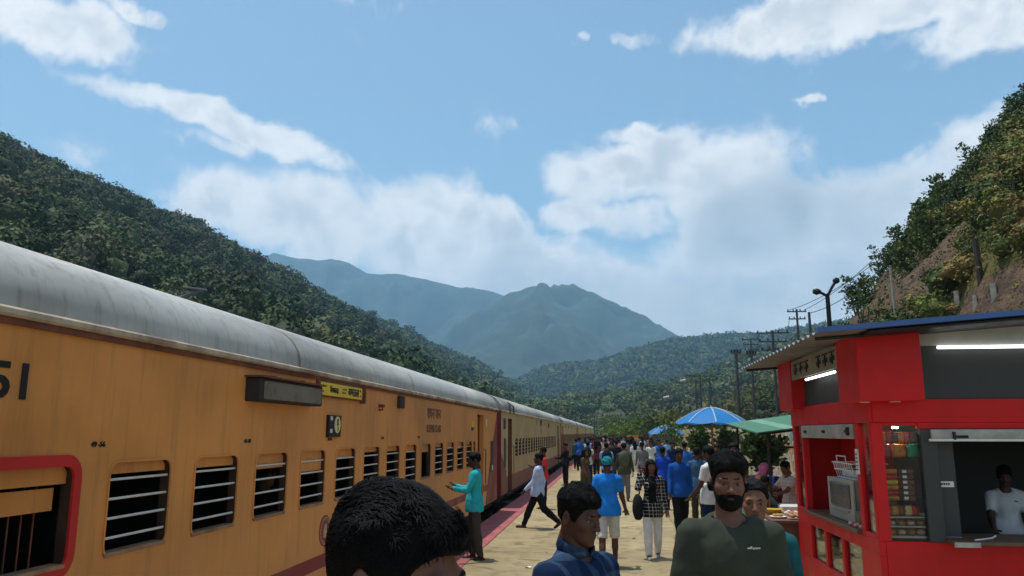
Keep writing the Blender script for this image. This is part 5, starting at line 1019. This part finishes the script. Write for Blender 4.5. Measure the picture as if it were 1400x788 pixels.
    if feet and cut is None:
        for i in (0, 1):
            a = f.an[i]; F_ = f.ft[i]
            def fo(P):
                d = sd_cap(P, a+F_@np.array([0, .045, -.055]), a+F_@np.array([0, -.155, -.058]), .040, .034); pl = ((P-a)@F_)[..., 2]
                return smax(d, pl+(.050 if feet == 'sandal' else .015), .008)
            V, Q = mesh_sdf(fo, a-np.array([.1, .24, .16]), a+np.array([.1, .24, .16]), .012); put('sandal' if feet == 'sandal' else 'shoe', V*S, Q, M_SOLE if feet == 'sandal' else cloth(*feet), o)
    # hair, eyes, brows
    hk = dict(top=.024, side=.010, seed=sd); hk.update(hair or {})
    if hair is not None:
        V, Q = mesh_sdf(lambda P: hair_sdf(P, **hk) if hair_fn is None else hair_fn(P), (-.15, -.17, -.16 if hair_fn is None else -.5), (.15, .20, .17), hres); put('hair', (V@f.HR.T+f.hc)*S, Q, M_HAIR, o)
    if hres < .014:
        for k in (-1, 1):
            V, Q = mesh_sdf(lambda P: sd_ell(P, (k*.032, -.072, .003), (.0135, .0125, .0125)), (k*.032-.02, -.1, -.02), (k*.032+.02, -.05, .025), .004); e = put('eye', (V@f.HR.T+f.hc)*S, Q, M_EYE, o)
            V, Q = mesh_sdf(lambda P: sd_ell(P, (k*.032, -.0805, .003), (.0075, .005, .0075)), (k*.032-.01, -.09, -.01), (k*.032+.01, -.07, .015), .002); put('iris', (V@f.HR.T+f.hc)*S, Q, M_IRIS, e)
            V, Q = mesh_sdf(lambda P: smin(sd_cap(P, (k*.013, -.0880, .0255), (k*.034, -.0865, .0285), .0036, .0038), sd_cap(P, (k*.034, -.0865, .0285), (k*.050, -.076, .023), .0038, .0022), .003), (-.07, -.11, .0), (.07, -.06, .05), .0028); put('eyebrow', (V@f.HR.T+f.hc)*S, Q, M_HAIR, o)
        V, Q = mesh_sdf(lambda P: smax(smin(sd_ell(P, (0, -.0925, -.0565), (.022, .0085, .0052)), sd_ell(P, (0, -.0915, -.0672), (.0185, .0088, .0062)), .003), -sd_ell(P, (0, -.103, -.0615), (.02, .007, .001)), .001), (-.04, -.12, -.09), (.04, -.07, -.04), .0028); put('lips', (V@f.HR.T+f.hc)*S, Q, M_LIP, o)
    if beard:
        def bf(P):
            d = head_sdf(P)-.0065*beard-.004*(vnoise(P, 160, 3)-.3); z, yy, ax = P[..., 2], P[..., 1], np.abs(P[..., 0])
            top = np.interp(yy, [-.12, -.085, -.06, -.03, .0, .03], [-.042, -.044, -.058, -.035, .005, .0]); d = smax(d, z-top, .006); d = smax(d, yy-.005, .006); d = smax(d, -sd_ell(P, (0, -.095, -.0625), (.018, .03, .0062)), .003); d = smax(d, -sd_ell(P, (0, -.1, -.028), (.02, .03, .014)), .003); return smax(d, -.125-z, .01)
        V, Q = mesh_sdf(bf, (-.1, -.14, -.15), (.1, .05, .03), hres*.8); put('beard', (V@f.HR.T+f.hc)*S, Q, M_HAIR, o)
    return o, f, S
def prop(o, f, S, fn, lo, hi, h, name, m, smooth=True):
    V, Q = mesh_sdf(fn, lo, hi, h); return put(name, V*S, Q, m, o, smooth)
def hair_strands(o, f, S, n, length, hk, m=M_HAIR, seed=0, comb=(0, -.35, .3)):
    """tapered locks lifted off the hair surface"""
    r = np.random.default_rng(seed); h = .006; V, Q = mesh_sdf(lambda P: hair_sdf(P, **hk), (-.15, -.17, -.16), (.15, .20, .17), h); k = r.choice(len(V), n); p = V[k]; c = np.array([0, .012, .02]); nr = p-c; nr /= np.linalg.norm(nr, axis=1)[:, None]
    ok = p[:, 2] > np.interp(p[:, 1], [a for a, b in HL], [b for a, b in HL])+.006; p = p[ok]; nr = nr[ok]; n = len(p)
    cn = np.stack([vnoise(p, 34, 5+q)-.5 for q in range(3)], -1); cv = np.array(comb)+cn*1.5+r.normal(size=(n, 3))*.16; t = cv-nr*(cv*nr).sum(1)[:, None]; t /= np.linalg.norm(t, axis=1)[:, None]; s = np.cross(nr, t); up = np.clip((p[:, 2]-.01)/.09, .10, 1)[:, None]; L = length*r.uniform(.5, 1.3, (n, 1))*up; w = .0007; cu = r.normal(size=(n, 1))*.25
    rows = [(p-nr*.004, w), (p+t*L*.5+nr*L*.22, w*1.2), (p+t*L*1.05+nr*L*.10+s*cu*L*.7, w*.15)]
    W = np.stack([np.stack([q+s*ww, q-s*ww], 1) for q, ww in rows], 1).reshape(-1, 3); b = (np.arange(n)*6)[:, None]; FA = np.concatenate([b+np.array([[0, 1, 3, 2]]), b+np.array([[2, 3, 5, 4]])]); x = put('hair_locks', (W@f.HR.T+f.hc)*S, FA, m, o); tag(x, kind='stuff'); return x

# ---------------------------------------------------------------- the people in the picture
def topz(px, py, Y): return float(onY(px, py, Y)[2])
def atx(px, Y, py=620): return float(onY(px, py, Y)[0])
def plaid_mat(name, base, line, sc=14., w=.16):
    m = bpy.data.materials.new(name); m.use_nodes = True; t = m.node_tree; b = t.nodes['Principled BSDF']; b.inputs['Roughness'].default_value = .9; b.inputs['Specular IOR Level'].default_value = .08
    tc = N(t, 'ShaderNodeTexCoord'); sx = N(t, 'ShaderNodeSeparateXYZ'); t.links.new(tc.outputs['Object'], sx.inputs[0])
    a = mth(t, 'LESS_THAN', mth(t, 'FRACT', mth(t, 'MULTIPLY', mth(t, 'ADD', sx.outputs[0], mth(t, 'MULTIPLY', sx.outputs[1], .7)), sc)), w); c = mth(t, 'LESS_THAN', mth(t, 'FRACT', mth(t, 'MULTIPLY', sx.outputs[2], sc)), w)
    f = mth(t, 'MULTIPLY', mth(t, 'ADD', a, c), .5); n = noise(t, tc.outputs['Object'], 30, 4, .6); f = mth(t, 'MULTIPLY', f, sstep(t, n.outputs['Fac'], .3, .7, .6, 1.))
    t.links.new(mixc(t, f, base, line), b.inputs['Base Color']); return m
def collar(o, f, S, m):
    def fn(P):
        c = f.nb+f.R@np.array([0, -.006, .052]); d = np.abs(sd_ell(P, c, (.071, .076, .075)))-.0045; q = P-c; d = smax(d, -.035-q[..., 2]-.0, .004); d = smax(d, q[..., 2]-(.026+q[..., 1]*.35), .004); return smax(d, .014-np.abs(q[..., 0])-np.where(q[..., 1] > -.03, 9, 0)+(-q[..., 2]-.0)*-.35*(q[..., 1] < 0), .003)
    return prop(o, f, S, fn, f.nb+np.array([-.12, -.13, -.03]), f.nb+np.array([.12, .12, .13]), .007, 'collar', m)
# 1 the head in front
hk1 = dict(top=.024, side=.010, amp=.011, sc=34, seed=6)
f1 = Fig(head=(-4, 10, 0)); Y = 1.24; z = topz(548, 665, Y)
o, f, S = make_person('man with thick wavy black hair seen from behind his right ear', atx(540, Y, 740), Y, 80, z-.030, f1, skin=(.16, .07, .045), shirt=('slate', (.04, .045, .05)), res=.02, hres=.0045, hair=hk1, hands=True); hair_strands(o, f, S, 26000, .022, hk1, seed=2, comb=(.1, -.5, .15))
# 2 young man in the plaid shirt
hk2 = dict(top=.030, side=.006, amp=.012, sc=55, seed=8); Y = 3.3; pm = plaid_mat('denim_plaid', (.008, .021, .056), (.055, .095, .165), 11, .28)
o, f, S = make_person('young man in a blue checked denim shirt looking down to the right', atx(790, Y, 700), Y, 52, topz(792, 663, Y)-.03, Fig(head=(6, 12, 0), arms=((15, 10, 25), (5, 10, 20))), skin=(.085, .036, .022), shirt=('denim', (.02, .06, .14)), shirt_mat=pm, sleeve='long', trousers=('dark', (.02, .02, .03)), res=.018, hres=.005, hair=hk2, hs=.9); hair_strands(o, f, S, 9000, .02, hk2, seed=3, comb=(0, -.5, .2)); collar(o, f, S, pm)
# 3 bearded man
hk3 = dict(top=.034, side=.003, amp=.010, sc=60, seed=12); Y = 3.75
o, f, S = make_person('bearded man in a dark olive shirt with a small white chest logo', atx(997, Y, 700), Y, 4, topz(997, 618, Y)-.034, Fig(head=(-4, 3, 2), arms=((2, 10, 12), (4, 9, 14)), shoulder=.168), skin=(.17, .075, .045), shirt=('olive_grey', (.046, .054, .040)), trousers=('dark', (.02, .02, .03)), res=.017, hres=.0045, hair=hk3, beard=1.0, hs=.9); hair_strands(o, f, S, 10000, .02, hk3, seed=5, comb=(.35, -.3, .35))
M_LOGO = mat('logo_white', (.62, .62, .60), .8, .1, 20)
def chest_mark(o, f, S, x, z, m, w=.05, hgt=.012):
    """small printed mark lying on the shirt front"""
    bm = MB(); sh = [c for c in o.children if c.name.startswith('shirt')][0]; V = np.empty(len(sh.data.vertices)*3, np.float32); sh.data.vertices.foreach_get('co', V); V = V.reshape(-1, 3)
    def yat(a, b): k = (np.abs(V[:, 0]-a) < .02) & (np.abs(V[:, 2]-b) < .02) & (V[:, 1] < 0); return (V[k, 1].min() if k.any() else -.1)-.002
    segs = [(0, .30, -.2, .5), (.22, .36, .0, 1.0), (.40, .48, -.5, .4), (.51, .60, -.5, .3), (.63, .72, -.5, .35), (.75, .85, -.45, .35), (.88, 1.0, -.4, .3)]
    for a, b, c, d in segs: P4 = [(x+w*(u-.5), z+hgt*v) for u, v in ((a, c), (b, c), (b, d), (a, d))]; bm.quad(*[(p[0], yat(*p), p[1]) for p in P4])
    bm.build('logo', m, o, abs_=False, recalc=False)
chest_mark(o, f, S, .076, topz(1018, 751, 3.62), M_LOGO, .060, .009)
eb = prop(o, f, S, lambda P: sd_ell((P-f.hc)@f.HR, (-.084, .0, -.015), (.008, .008, .012)), f.hc-np.array([.13, .08, .08]), f.hc+np.array([.0, .08, .06]), .005, 'earbud', M_WHITE)
# 4 face behind his shoulder
Y = 4.7; o, f, S = make_person('man with a high forehead close behind the bearded man', atx(1031, Y, 680), Y, -8, topz(1031, 655, Y)-.02, Fig(head=(0, 8, 0)), skin=(.20, .085, .05), shirt=('teal_dark', (.015, .09, .10)), res=.024, hres=.006, hair=dict(hl=.028, top=.016), hands=False)
# 5 man in teal facing the coach
Y = 11.9; p = onZ(648, 765, 0); make_person('man in a bright teal shirt talking at the coach windows', float(p[0]), float(p[1]), -82, 1.62, Fig(arms=((22, 10, 78, 25), (26, 10, 72, 25)), legs=((4, 4), (-5, 4)), head=(0, 8, 0)), skin=(.05, .022, .014), shirt=('teal', (.03, .40, .46)), sleeve='long', trousers=('brown_grey', (.055, .048, .040)), hem=-.16, res=.02, hres=.009)
# 6 and 7
p = onZ(735, 723, 0); make_person('man in a pale blue shirt striding beside the train', float(p[0]), float(p[1]), -96, 1.58, Fig(arms=((-14, 8, 20), (18, 8, 25)), legs=((26, 4, -6), (-24, 26, 40)), lean=-3), skin=(.07, .03, .02), shirt=('pale_blue', (.42, .52, .74)), sleeve='long', trousers=('black', (.012, .012, .014)), hem=-.15, res=.022, hres=.010)
p = onZ(743, 696, 0); make_person('man in a red shirt standing by the cream coach', float(p[0]), float(p[1]), -70, 1.56, Fig(arms=((20, 6, 90, 20), (10, 6, 20))), skin=(.07, .03, .02), shirt=('red', (.55, .045, .045)), res=.025, hres=.012)
# 9 man in blue with shorts
Y = 11.0; p = onZ(833, 776, 0); o, f, S = make_person('man in a bright blue shirt and white shorts wearing a teal bandana', float(p[0]), float(p[1]), 178, 1.60, Fig(arms=((12, 12, 18), (-6, 14, 14)), legs=((12, 4, -6), (-10, 12, 16)), head=(-8, 0, 0)), skin=(.085, .036, .02), shirt=('bright_blue', (.018, .20, .66)), trousers=('off_white', (.52, .52, .50)), shorts=True, hem=-.12, res=.02, hres=.009, fat=.012, hair=dict(top=.012, side=.006, hl=-.01))
prop(o, f, S, lambda P: smax(sd_ell((P-f.hc)@f.HR, (0, .012, .034), (.088, .108, .096))+.010*(vnoise(P, 40, 2)-.5), .01-((P-f.hc)@f.HR)[..., 2]-.25*((P-f.hc)@f.HR)[..., 1], .006), f.hc-np.array([.14, .16, .12]), f.hc+np.array([.14, .16, .17]), .009, 'bandana', cloth('bandana', (.02, .22, .28), var=.35, scale=30))
# 10 woman on the phone
Y = 11.9; p = onZ(894, 764, 0); chk = plaid_mat('check_shirt', (.010, .010, .012), (.62, .60, .58), 19, .18)
def longhair(P):
    d = hair_sdf(P, top=.018, side=.014, seed=21, amp=.006); b = smax(sd_cap(P, (0, .055, .02), (0, .085, -.26), .085, .095), -(P[..., 1]-.012), .012); d = smin(d, b, .02)
    for k in (-1, 1): d = smin(d, sd_cap(P, (k*.072, .0, .03), (k*.095, -.035, -.26), .028, .034), .02)
    return d+.008*(vnoise(P*np.array([1, 1, .25]), 60, 4)-.5)
o, f, S = make_person('woman in white trousers and an open checked shirt holding a phone to her ear', float(p[0]), float(p[1]), 3, 1.52, Fig(arms=((62, 22, 138, 8), (6, 8, 12)), legs=((10, 3, -4), (-8, 10, 10)), head=(10, 6, 0)), skin=(.17, .08, .055), shirt=('black_top', (.010, .010, .012)), shirt_mat=chk, sleeve='long', trousers=('white', (.68, .68, .70)), hem=-.20, fem=True, res=.02, hres=.009, hair=dict(seed=21), hair_fn=longhair, feet=('shoe_grey', (.30, .36, .36)), hcurl=(.9, .4))
prop(o, f, S, lambda P: smax(torso(P, f, .022, True)-.004, np.maximum(np.abs(P[..., 0])-.075, P[..., 1]+.02), .01), f.hip-np.array([.2, .22, .02]), f.nb+np.array([.2, .0, .02]), .02, 'black_top', cloth('black_top', (.010, .010, .012)))
ph = MB(); hp = (f.wr[0]+f.hd[0][0]*.09)*S; ph.box(hp[0]-.012, hp[0]+.0, hp[1]-.045, hp[1]+.03, hp[2]-.07, hp[2]+.08, .004); w_ = ph.build('mobile_phone', M_BLACK, None, abs_=False); w_.location = o.location; w_.rotation_euler = o.rotation_euler; tag(w_, 'black mobile phone held to the ear of the woman in white trousers', 'phone')
def bag(o, S, c, r, m, label, name='shoulder_bag', strap=None, cat='bag'):
    V, Q = mesh_sdf(lambda P: smax(sd_ell(P, c, r), -(P[..., 2]-(c[2]-r[2]*.9)), .02)+.012*(vnoise(P, 14, 5)-.5), np.array(c)-np.array(r)-.05, np.array(c)+np.array(r)+.05, .018); b = put(name, V*S, Q, m, None); b.location = o.location; b.rotation_euler = o.rotation_euler; tag(b, label, cat, None)
    if strap: t_ = MB(); t_.tube([tuple(np.array(q)*S) for q in strap], .012, 6); t_.build('strap', m, b, abs_=False)
bag(o, S, (-.26, -.03, .88), (.10, .13, .24), cloth('bag_black', (.018, .019, .022)), 'large black shoulder bag of the woman on the phone', strap=((-.24, -.03, 1.08), (-.19, -.06, 1.3), (-.12, .02, 1.46)))
# 11 to 15
def simple(px, Y, top, rz, label, shirt, tr, fig=None, sleeve='short', res=.026, hres=.013, hem=-.13, skin=(.075, .032, .02), **kw): return make_person(label, atx(px, Y), Y, rz, topz(px, top, Y)-.02, fig, skin=skin, shirt=shirt, trousers=tr, sleeve=sleeve, res=res, hres=hres, hem=hem, **kw)
simple(928, 15.6, 612, 8, 'man in a deep blue shirt and black trousers walking behind the woman', ('deep_blue', (.015, .085, .34)), ('black', (.012, .012, .014)), Fig(legs=((14, 4), (-12, 12)), arms=((8, 8, 16), (-8, 8, 14))), 'long')
simple(906, 21, 611, 160, 'man in a royal blue shirt seen from behind by the parasols', ('royal', (.012, .06, .42)), ('black', (.012, .012, .014)))
simple(953, 17.5, 612, 165, 'man in a slate blue shirt and olive trousers facing away', ('slate_blue', (.05, .11, .20)), ('olive', (.05, .045, .025)))
simple(968, 13.6, 610, -125, 'man in a white tee shirt beside the bearded man', ('white_tee', (.66, .66, .64)), ('navy', (.012, .022, .07)), Fig(arms=((18, 6, 30), (14, 6, 30))))
o, f, S = simple(1003, 14.8, 606, 5, 'dark haired person wearing a maroon face mask', ('grey_top', (.12, .12, .13)), ('black', (.012, .012, .014)), skin=(.16, .075, .05))
prop(o, f, S, lambda P: smax(head_sdf((P-f.hc)@f.HR)-.006, np.maximum(((P-f.hc)@f.HR)[..., 2]+.022, ((P-f.hc)@f.HR)[..., 1]+.03), .006), f.hc-np.array([.12, .15, .13]), f.hc+np.array([.12, .0, .02]), .009, 'face_mask', cloth('mask', (.14, .02, .06)))
# stall people
o, f, S = simple(1030, 14.6, 630, 70, 'woman in a pink headscarf and yellow top bent over the stall', ('yellow_top', (.55, .30, .03)), ('grey', (.10, .11, .12)), Fig(lean=18, arms=((40, 8, 40), (40, 8, 40)), head=(0, 10, 0)), 'long', skin=(.16, .075, .05), hair=None)
prop(o, f, S, lambda P: smin(smax(sd_ell((P-f.hc)@f.HR, (0, .015, .015), (.092, .112, .115)), -sd_ell((P-f.hc)@f.HR, (0, -.12, -.02), (.06, .07, .08)), .01), sd_cap(P, f.hc+np.array([0, .03, -.08]), f.nb+np.array([0, .0, -.03]), .085, .13), .04), f.hc-np.array([.2, .24, .36]), f.hc+np.array([.2, .2, .15]), .014, 'headscarf', cloth('pink_scarf', (.62, .16, .30), var=.3))
simple(1021, 13.2, 641, 120, 'person in grey green clothes stooping at the stall', ('grey_green', (.09, .14, .14)), ('teal_skirt', (.02, .12, .14)), Fig(lean=38, arms=((50, 8, 30), (50, 8, 30)), head=(0, 20, 0)), 'long')
simple(1061, 14.4, 652, -70, 'small child in maroon at the stall table', ('maroon_top', (.14, .015, .03)), ('maroon_top', (.14, .015, .03)), Fig(arms=((45, 8, 30), (45, 8, 30))), skin=(.035, .016, .012))
simple(1078, 13.75, 630, -62, 'young vendor in a pale striped tee shirt serving at the stall table', ('pale_tee', (.60, .46, .38)), ('navy', (.012, .022, .07)), Fig(lean=8, arms=((48, 6, 38, 10), (52, 6, 30, 10)), head=(0, 22, 0)), skin=(.17, .075, .045), shirt_mat=plaid_mat('stripe_tee', (.66, .52, .44), (.45, .22, .16), 16, .2))
# man in the kiosk
o, f, S = make_person('man in a white polo shirt behind the kiosk counter', atx(1372, 9.35, 660), 9.35, -12, 1.52, Fig(lean=6, arms=((22, 8, 45), (22, 8, 45)), head=(-10, 18, 0)), skin=(.06, .028, .018), shirt=('polo_white', (.62, .63, .66)), res=.02, hres=.010, z0=.06); chest_mark(o, f, S, .07, f.chest[2]*S+.03, M_BLACK, .04, .012)
# passengers
seat = lambda **k: Fig(legs=((85, 85, 0), (85, 85, 0)), **k)
def passenger(px, py, yy, label, rz, shirt, fig, z0=.36, skin=(.13, .06, .035)): make_person(label, -3.31, yy, rz, 1.68, fig, skin=skin, shirt=shirt, res=.022, hres=.011, z0=z0, group='passengers in the train', hem=-.05, hcurl=(.9, .5))
passenger(0, 0, 3.45, 'passenger resting a raised arm at the red framed window', 180, ('dark_check', (.03, .03, .035)), seat(arms=((52, 4, 118), (40, 4, 60)), head=(20, 0, 0)))
passenger(0, 0, 7.30, 'passenger with a raised hand at the fourth barred window after the red frame', 180, ('dark_brown', (.03, .022, .02)), seat(arms=((50, 5, 112), (40, 4, 40)), head=(-20, 0, 0)))
make_person('person in dark clothes standing in the orange coach doorway', -3.35, 17.9, 90, 1.66, Fig(arms=((-10, 20, 20), (10, 10, 20))), skin=(.05, .022, .015), shirt=('brown_top', (.06, .035, .025)), trousers=('brown_low', (.05, .035, .028)), res=.026, hres=.013, z0=.43, group='passengers in the train')
# ---------------------------------------------------------------- the crowd beyond
protos_p = []
for k, (fg, fem) in enumerate(((Fig(legs=((10, 4), (-10, 12)), arms=((-8, 8, 12), (10, 8, 14))), False), (Fig(arms=((25, 8, 60), (5, 8, 14))), False), (Fig(legs=((-12, 14), (14, 4)), arms=((12, 8, 20), (-10, 8, 12))), True), (Fig(arms=((5, 12, 20), (5, 12, 20)), lean=6), False))):
    o, f, S = make_person('x', 0, -40-k, 0, 1.68, fg, fem=fem, res=.036, hres=.022, hands=False, sleeve='long' if k % 2 else 'short', trousers=('black', (.012, .012, .014)), hair=dict(top=.03) if not fem else dict(seed=3), hair_fn=longhair if fem else None, feet='sandal'); protos_p.append(o)
used = [False]*4
CO = {'white': (.60, .60, .58), 'black': (.014, .014, .016), 'navy': (.015, .03, .10), 'sky blue': (.22, .42, .72), 'grey': (.16, .16, .165), 'red': (.42, .04, .04), 'olive': (.06, .065, .04), 'maroon': (.13, .02, .03), 'cream': (.50, .44, .32), 'pink': (.50, .20, .25), 'blue': (.03, .12, .42), 'brown': (.10, .06, .04), 'green': (.04, .17, .08)}
def crowd(px, Y, rz, h, c, low, label, k, group):
    src = protos_p[k]; o = src if not used[k] else copy_tree(src); used[k] = True
    o.location = (atx(px, Y), Y, 0); o.rotation_euler = (0, 0, RAD(rz)); s = h/1.68; o.scale = (s, s, s); tag(o, label, 'person', group)
    for ch in o.children:
        m = cloth('c_'+c.replace(' ', '_'), CO[c]) if ch.name.startswith('shirt') else cloth('c_'+low.replace(' ', '_'), CO[low]) if ch.name.startswith('trousers') else None
        if m: ch.material_slots[0].link = 'OBJECT'; ch.material_slots[0].material = m
    return o
mid = [(773, 30, -60, 1.55, 'black', 'black', 'person all in black standing at the cream coach door', 1), (800, 23, 60, 1.50, 'brown', 'olive', 'woman in a long brown outfit walking by the platform edge', 2), (804, 31, 175, 1.6, 'white', 'navy', 'man in a white shirt with a dark backpack near the coaches', 0), (829, 26, 185, 1.62, 'sky blue', 'black', 'man in a sky blue shirt with a dark backpack', 0), (853, 23.5, 178, 1.64, 'olive', 'grey', 'man in olive carrying a grey green backpack', 3), (878, 28, 176, 1.62, 'grey', 'maroon', 'man in a grey shirt and maroon shorts walking away', 0), (868, 36, 190, 1.62, 'white', 'white', 'person in white clothes walking away down the platform', 2), (843, 33, 170, 1.62, 'black', 'navy', 'man in black between the two backpack wearers', 1), (815, 37, 180, 1.62, 'maroon', 'black', 'person in maroon behind the white shirted man', 2), (890, 34, 10, 1.62, 'white', 'black', 'man in a white shirt coming this way past the grey shirted man', 0), (936, 24, 175, 1.66, 'blue', 'black', 'man in a blue shirt beneath the large parasol', 3), (919, 30, 10, 1.6, 'navy', 'black', 'person in navy beside the cream wall', 1), (982, 22, -30, 1.62, 'grey', 'navy', 'person in grey beneath the large parasol pole', 3), (945, 33, 90, 1.6, 'cream', 'brown', 'person in cream by the tub tree', 0), (788, 44, 170, 1.6, 'green', 'black', 'person in green beside the pale yellow coach', 1)]
objs = [crowd(*m, 'people farther down the platform') for m in mid]
bpm = cloth('pack_dark', (.02, .022, .03)); 
for i, (lab_, m_) in {2: ('dark backpack on the man in white near the coaches', bpm), 3: ('dark backpack on the man in sky blue', bpm), 4: ('grey green backpack on the man in olive', cloth('pack_olive', (.09, .095, .07)))}.items(): bag(objs[i], 1., (0, .21, 1.2), (.16, .11, .24), m_, lab_, 'backpack', cat='backpack')
rc = random.Random(11); names = list(CO); placed = []
where = ['among the packed crowd toward the far coaches', 'in the crowd near the orange signboard', 'in the crowd beside the dark van', 'in the thick of the crowd below the far trees']
for i in range(700):
    if len(placed) >= 130: break
    Y = 36+74*rc.random()**.85; px = rc.uniform(788, 925) if Y < 60 else rc.uniform(798, 915); X = atx(px, Y)
    if X < -2.1 or X > 5.2 or any((X-a)**2+(Y-b)**2 < .5 for a, b in placed) or (61 < Y < 66.5 and 3. < X < 6) or (864 < px < 884 and Y < 42): continue
    placed.append((X, Y)); c = rc.choices(names, [14, 14, 9, 8, 8, 6, 4, 5, 5, 4, 8, 5, 3])[0]; w_ = where[0] if px < 835 else where[1] if px < 880 else where[2] if Y < 80 else where[3]
    lw = rc.choice(('black', 'navy', 'black', 'grey', 'brown')); crowd(px, Y, rc.choice((0, 180, 180, 180, 90, -90))+rc.uniform(-30, 30), rc.uniform(1.5, 1.72), c, lw, 'person in '+c+' over '+lw+' '+w_, rc.randrange(4), 'far crowd on the platform')

# litter on the platform
rl = np.random.default_rng(9)
for i in range(16):
    px, py = rl.uniform(690, 960), rl.uniform(690, 786); p = onZ(px, py, 0); s = rl.uniform(.02, .05); a = rl.uniform(0, 6.28); b = MB(); n_ = 5
    G = [[(p[0]+s*((i_-1)*math.cos(a)-(j_-1)*math.sin(a)*.7), p[1]+s*((i_-1)*math.sin(a)+(j_-1)*math.cos(a)*.7), .006+rl.uniform(0, .5)*s) for j_ in range(3)] for i_ in range(3)]
    for i_ in range(2):
        for j_ in range(2): b.quad(G[i_][j_], G[i_+1][j_], G[i_+1][j_+1], G[i_][j_+1])
    pale = rl.random() < .6; tag(b.build('paper_scrap', M_WHITE if pale else M_BROWNRED), ('crumpled pale' if pale else 'crumpled brown')+' scrap of paper lying on the platform', 'litter', 'paper scraps on the platform')

# ---------------------------------------------------------------- air
hb = MB(); hb.box(-4000, 4000, -300, 5000, -3, 960); hz = hb.build('haze', [], None); hz.data.materials.clear()
hm = bpy.data.materials.new('haze_air'); hm.use_nodes = True; t = hm.node_tree; t.nodes.clear()
pv = N(t, 'ShaderNodeVolumePrincipled'); pv.inputs['Color'].default_value = (.40, .71, 1.0, 1); pv.inputs['Density'].default_value = 2.2e-4; pv.inputs['Anisotropy'].default_value = .1
t.links.new(pv.outputs[0], N(t, 'ShaderNodeOutputMaterial').inputs['Volume']); hz.data.materials.append(hm)
tag(hz, 'thin blue haze filling the valley', 'haze', kind='stuff')
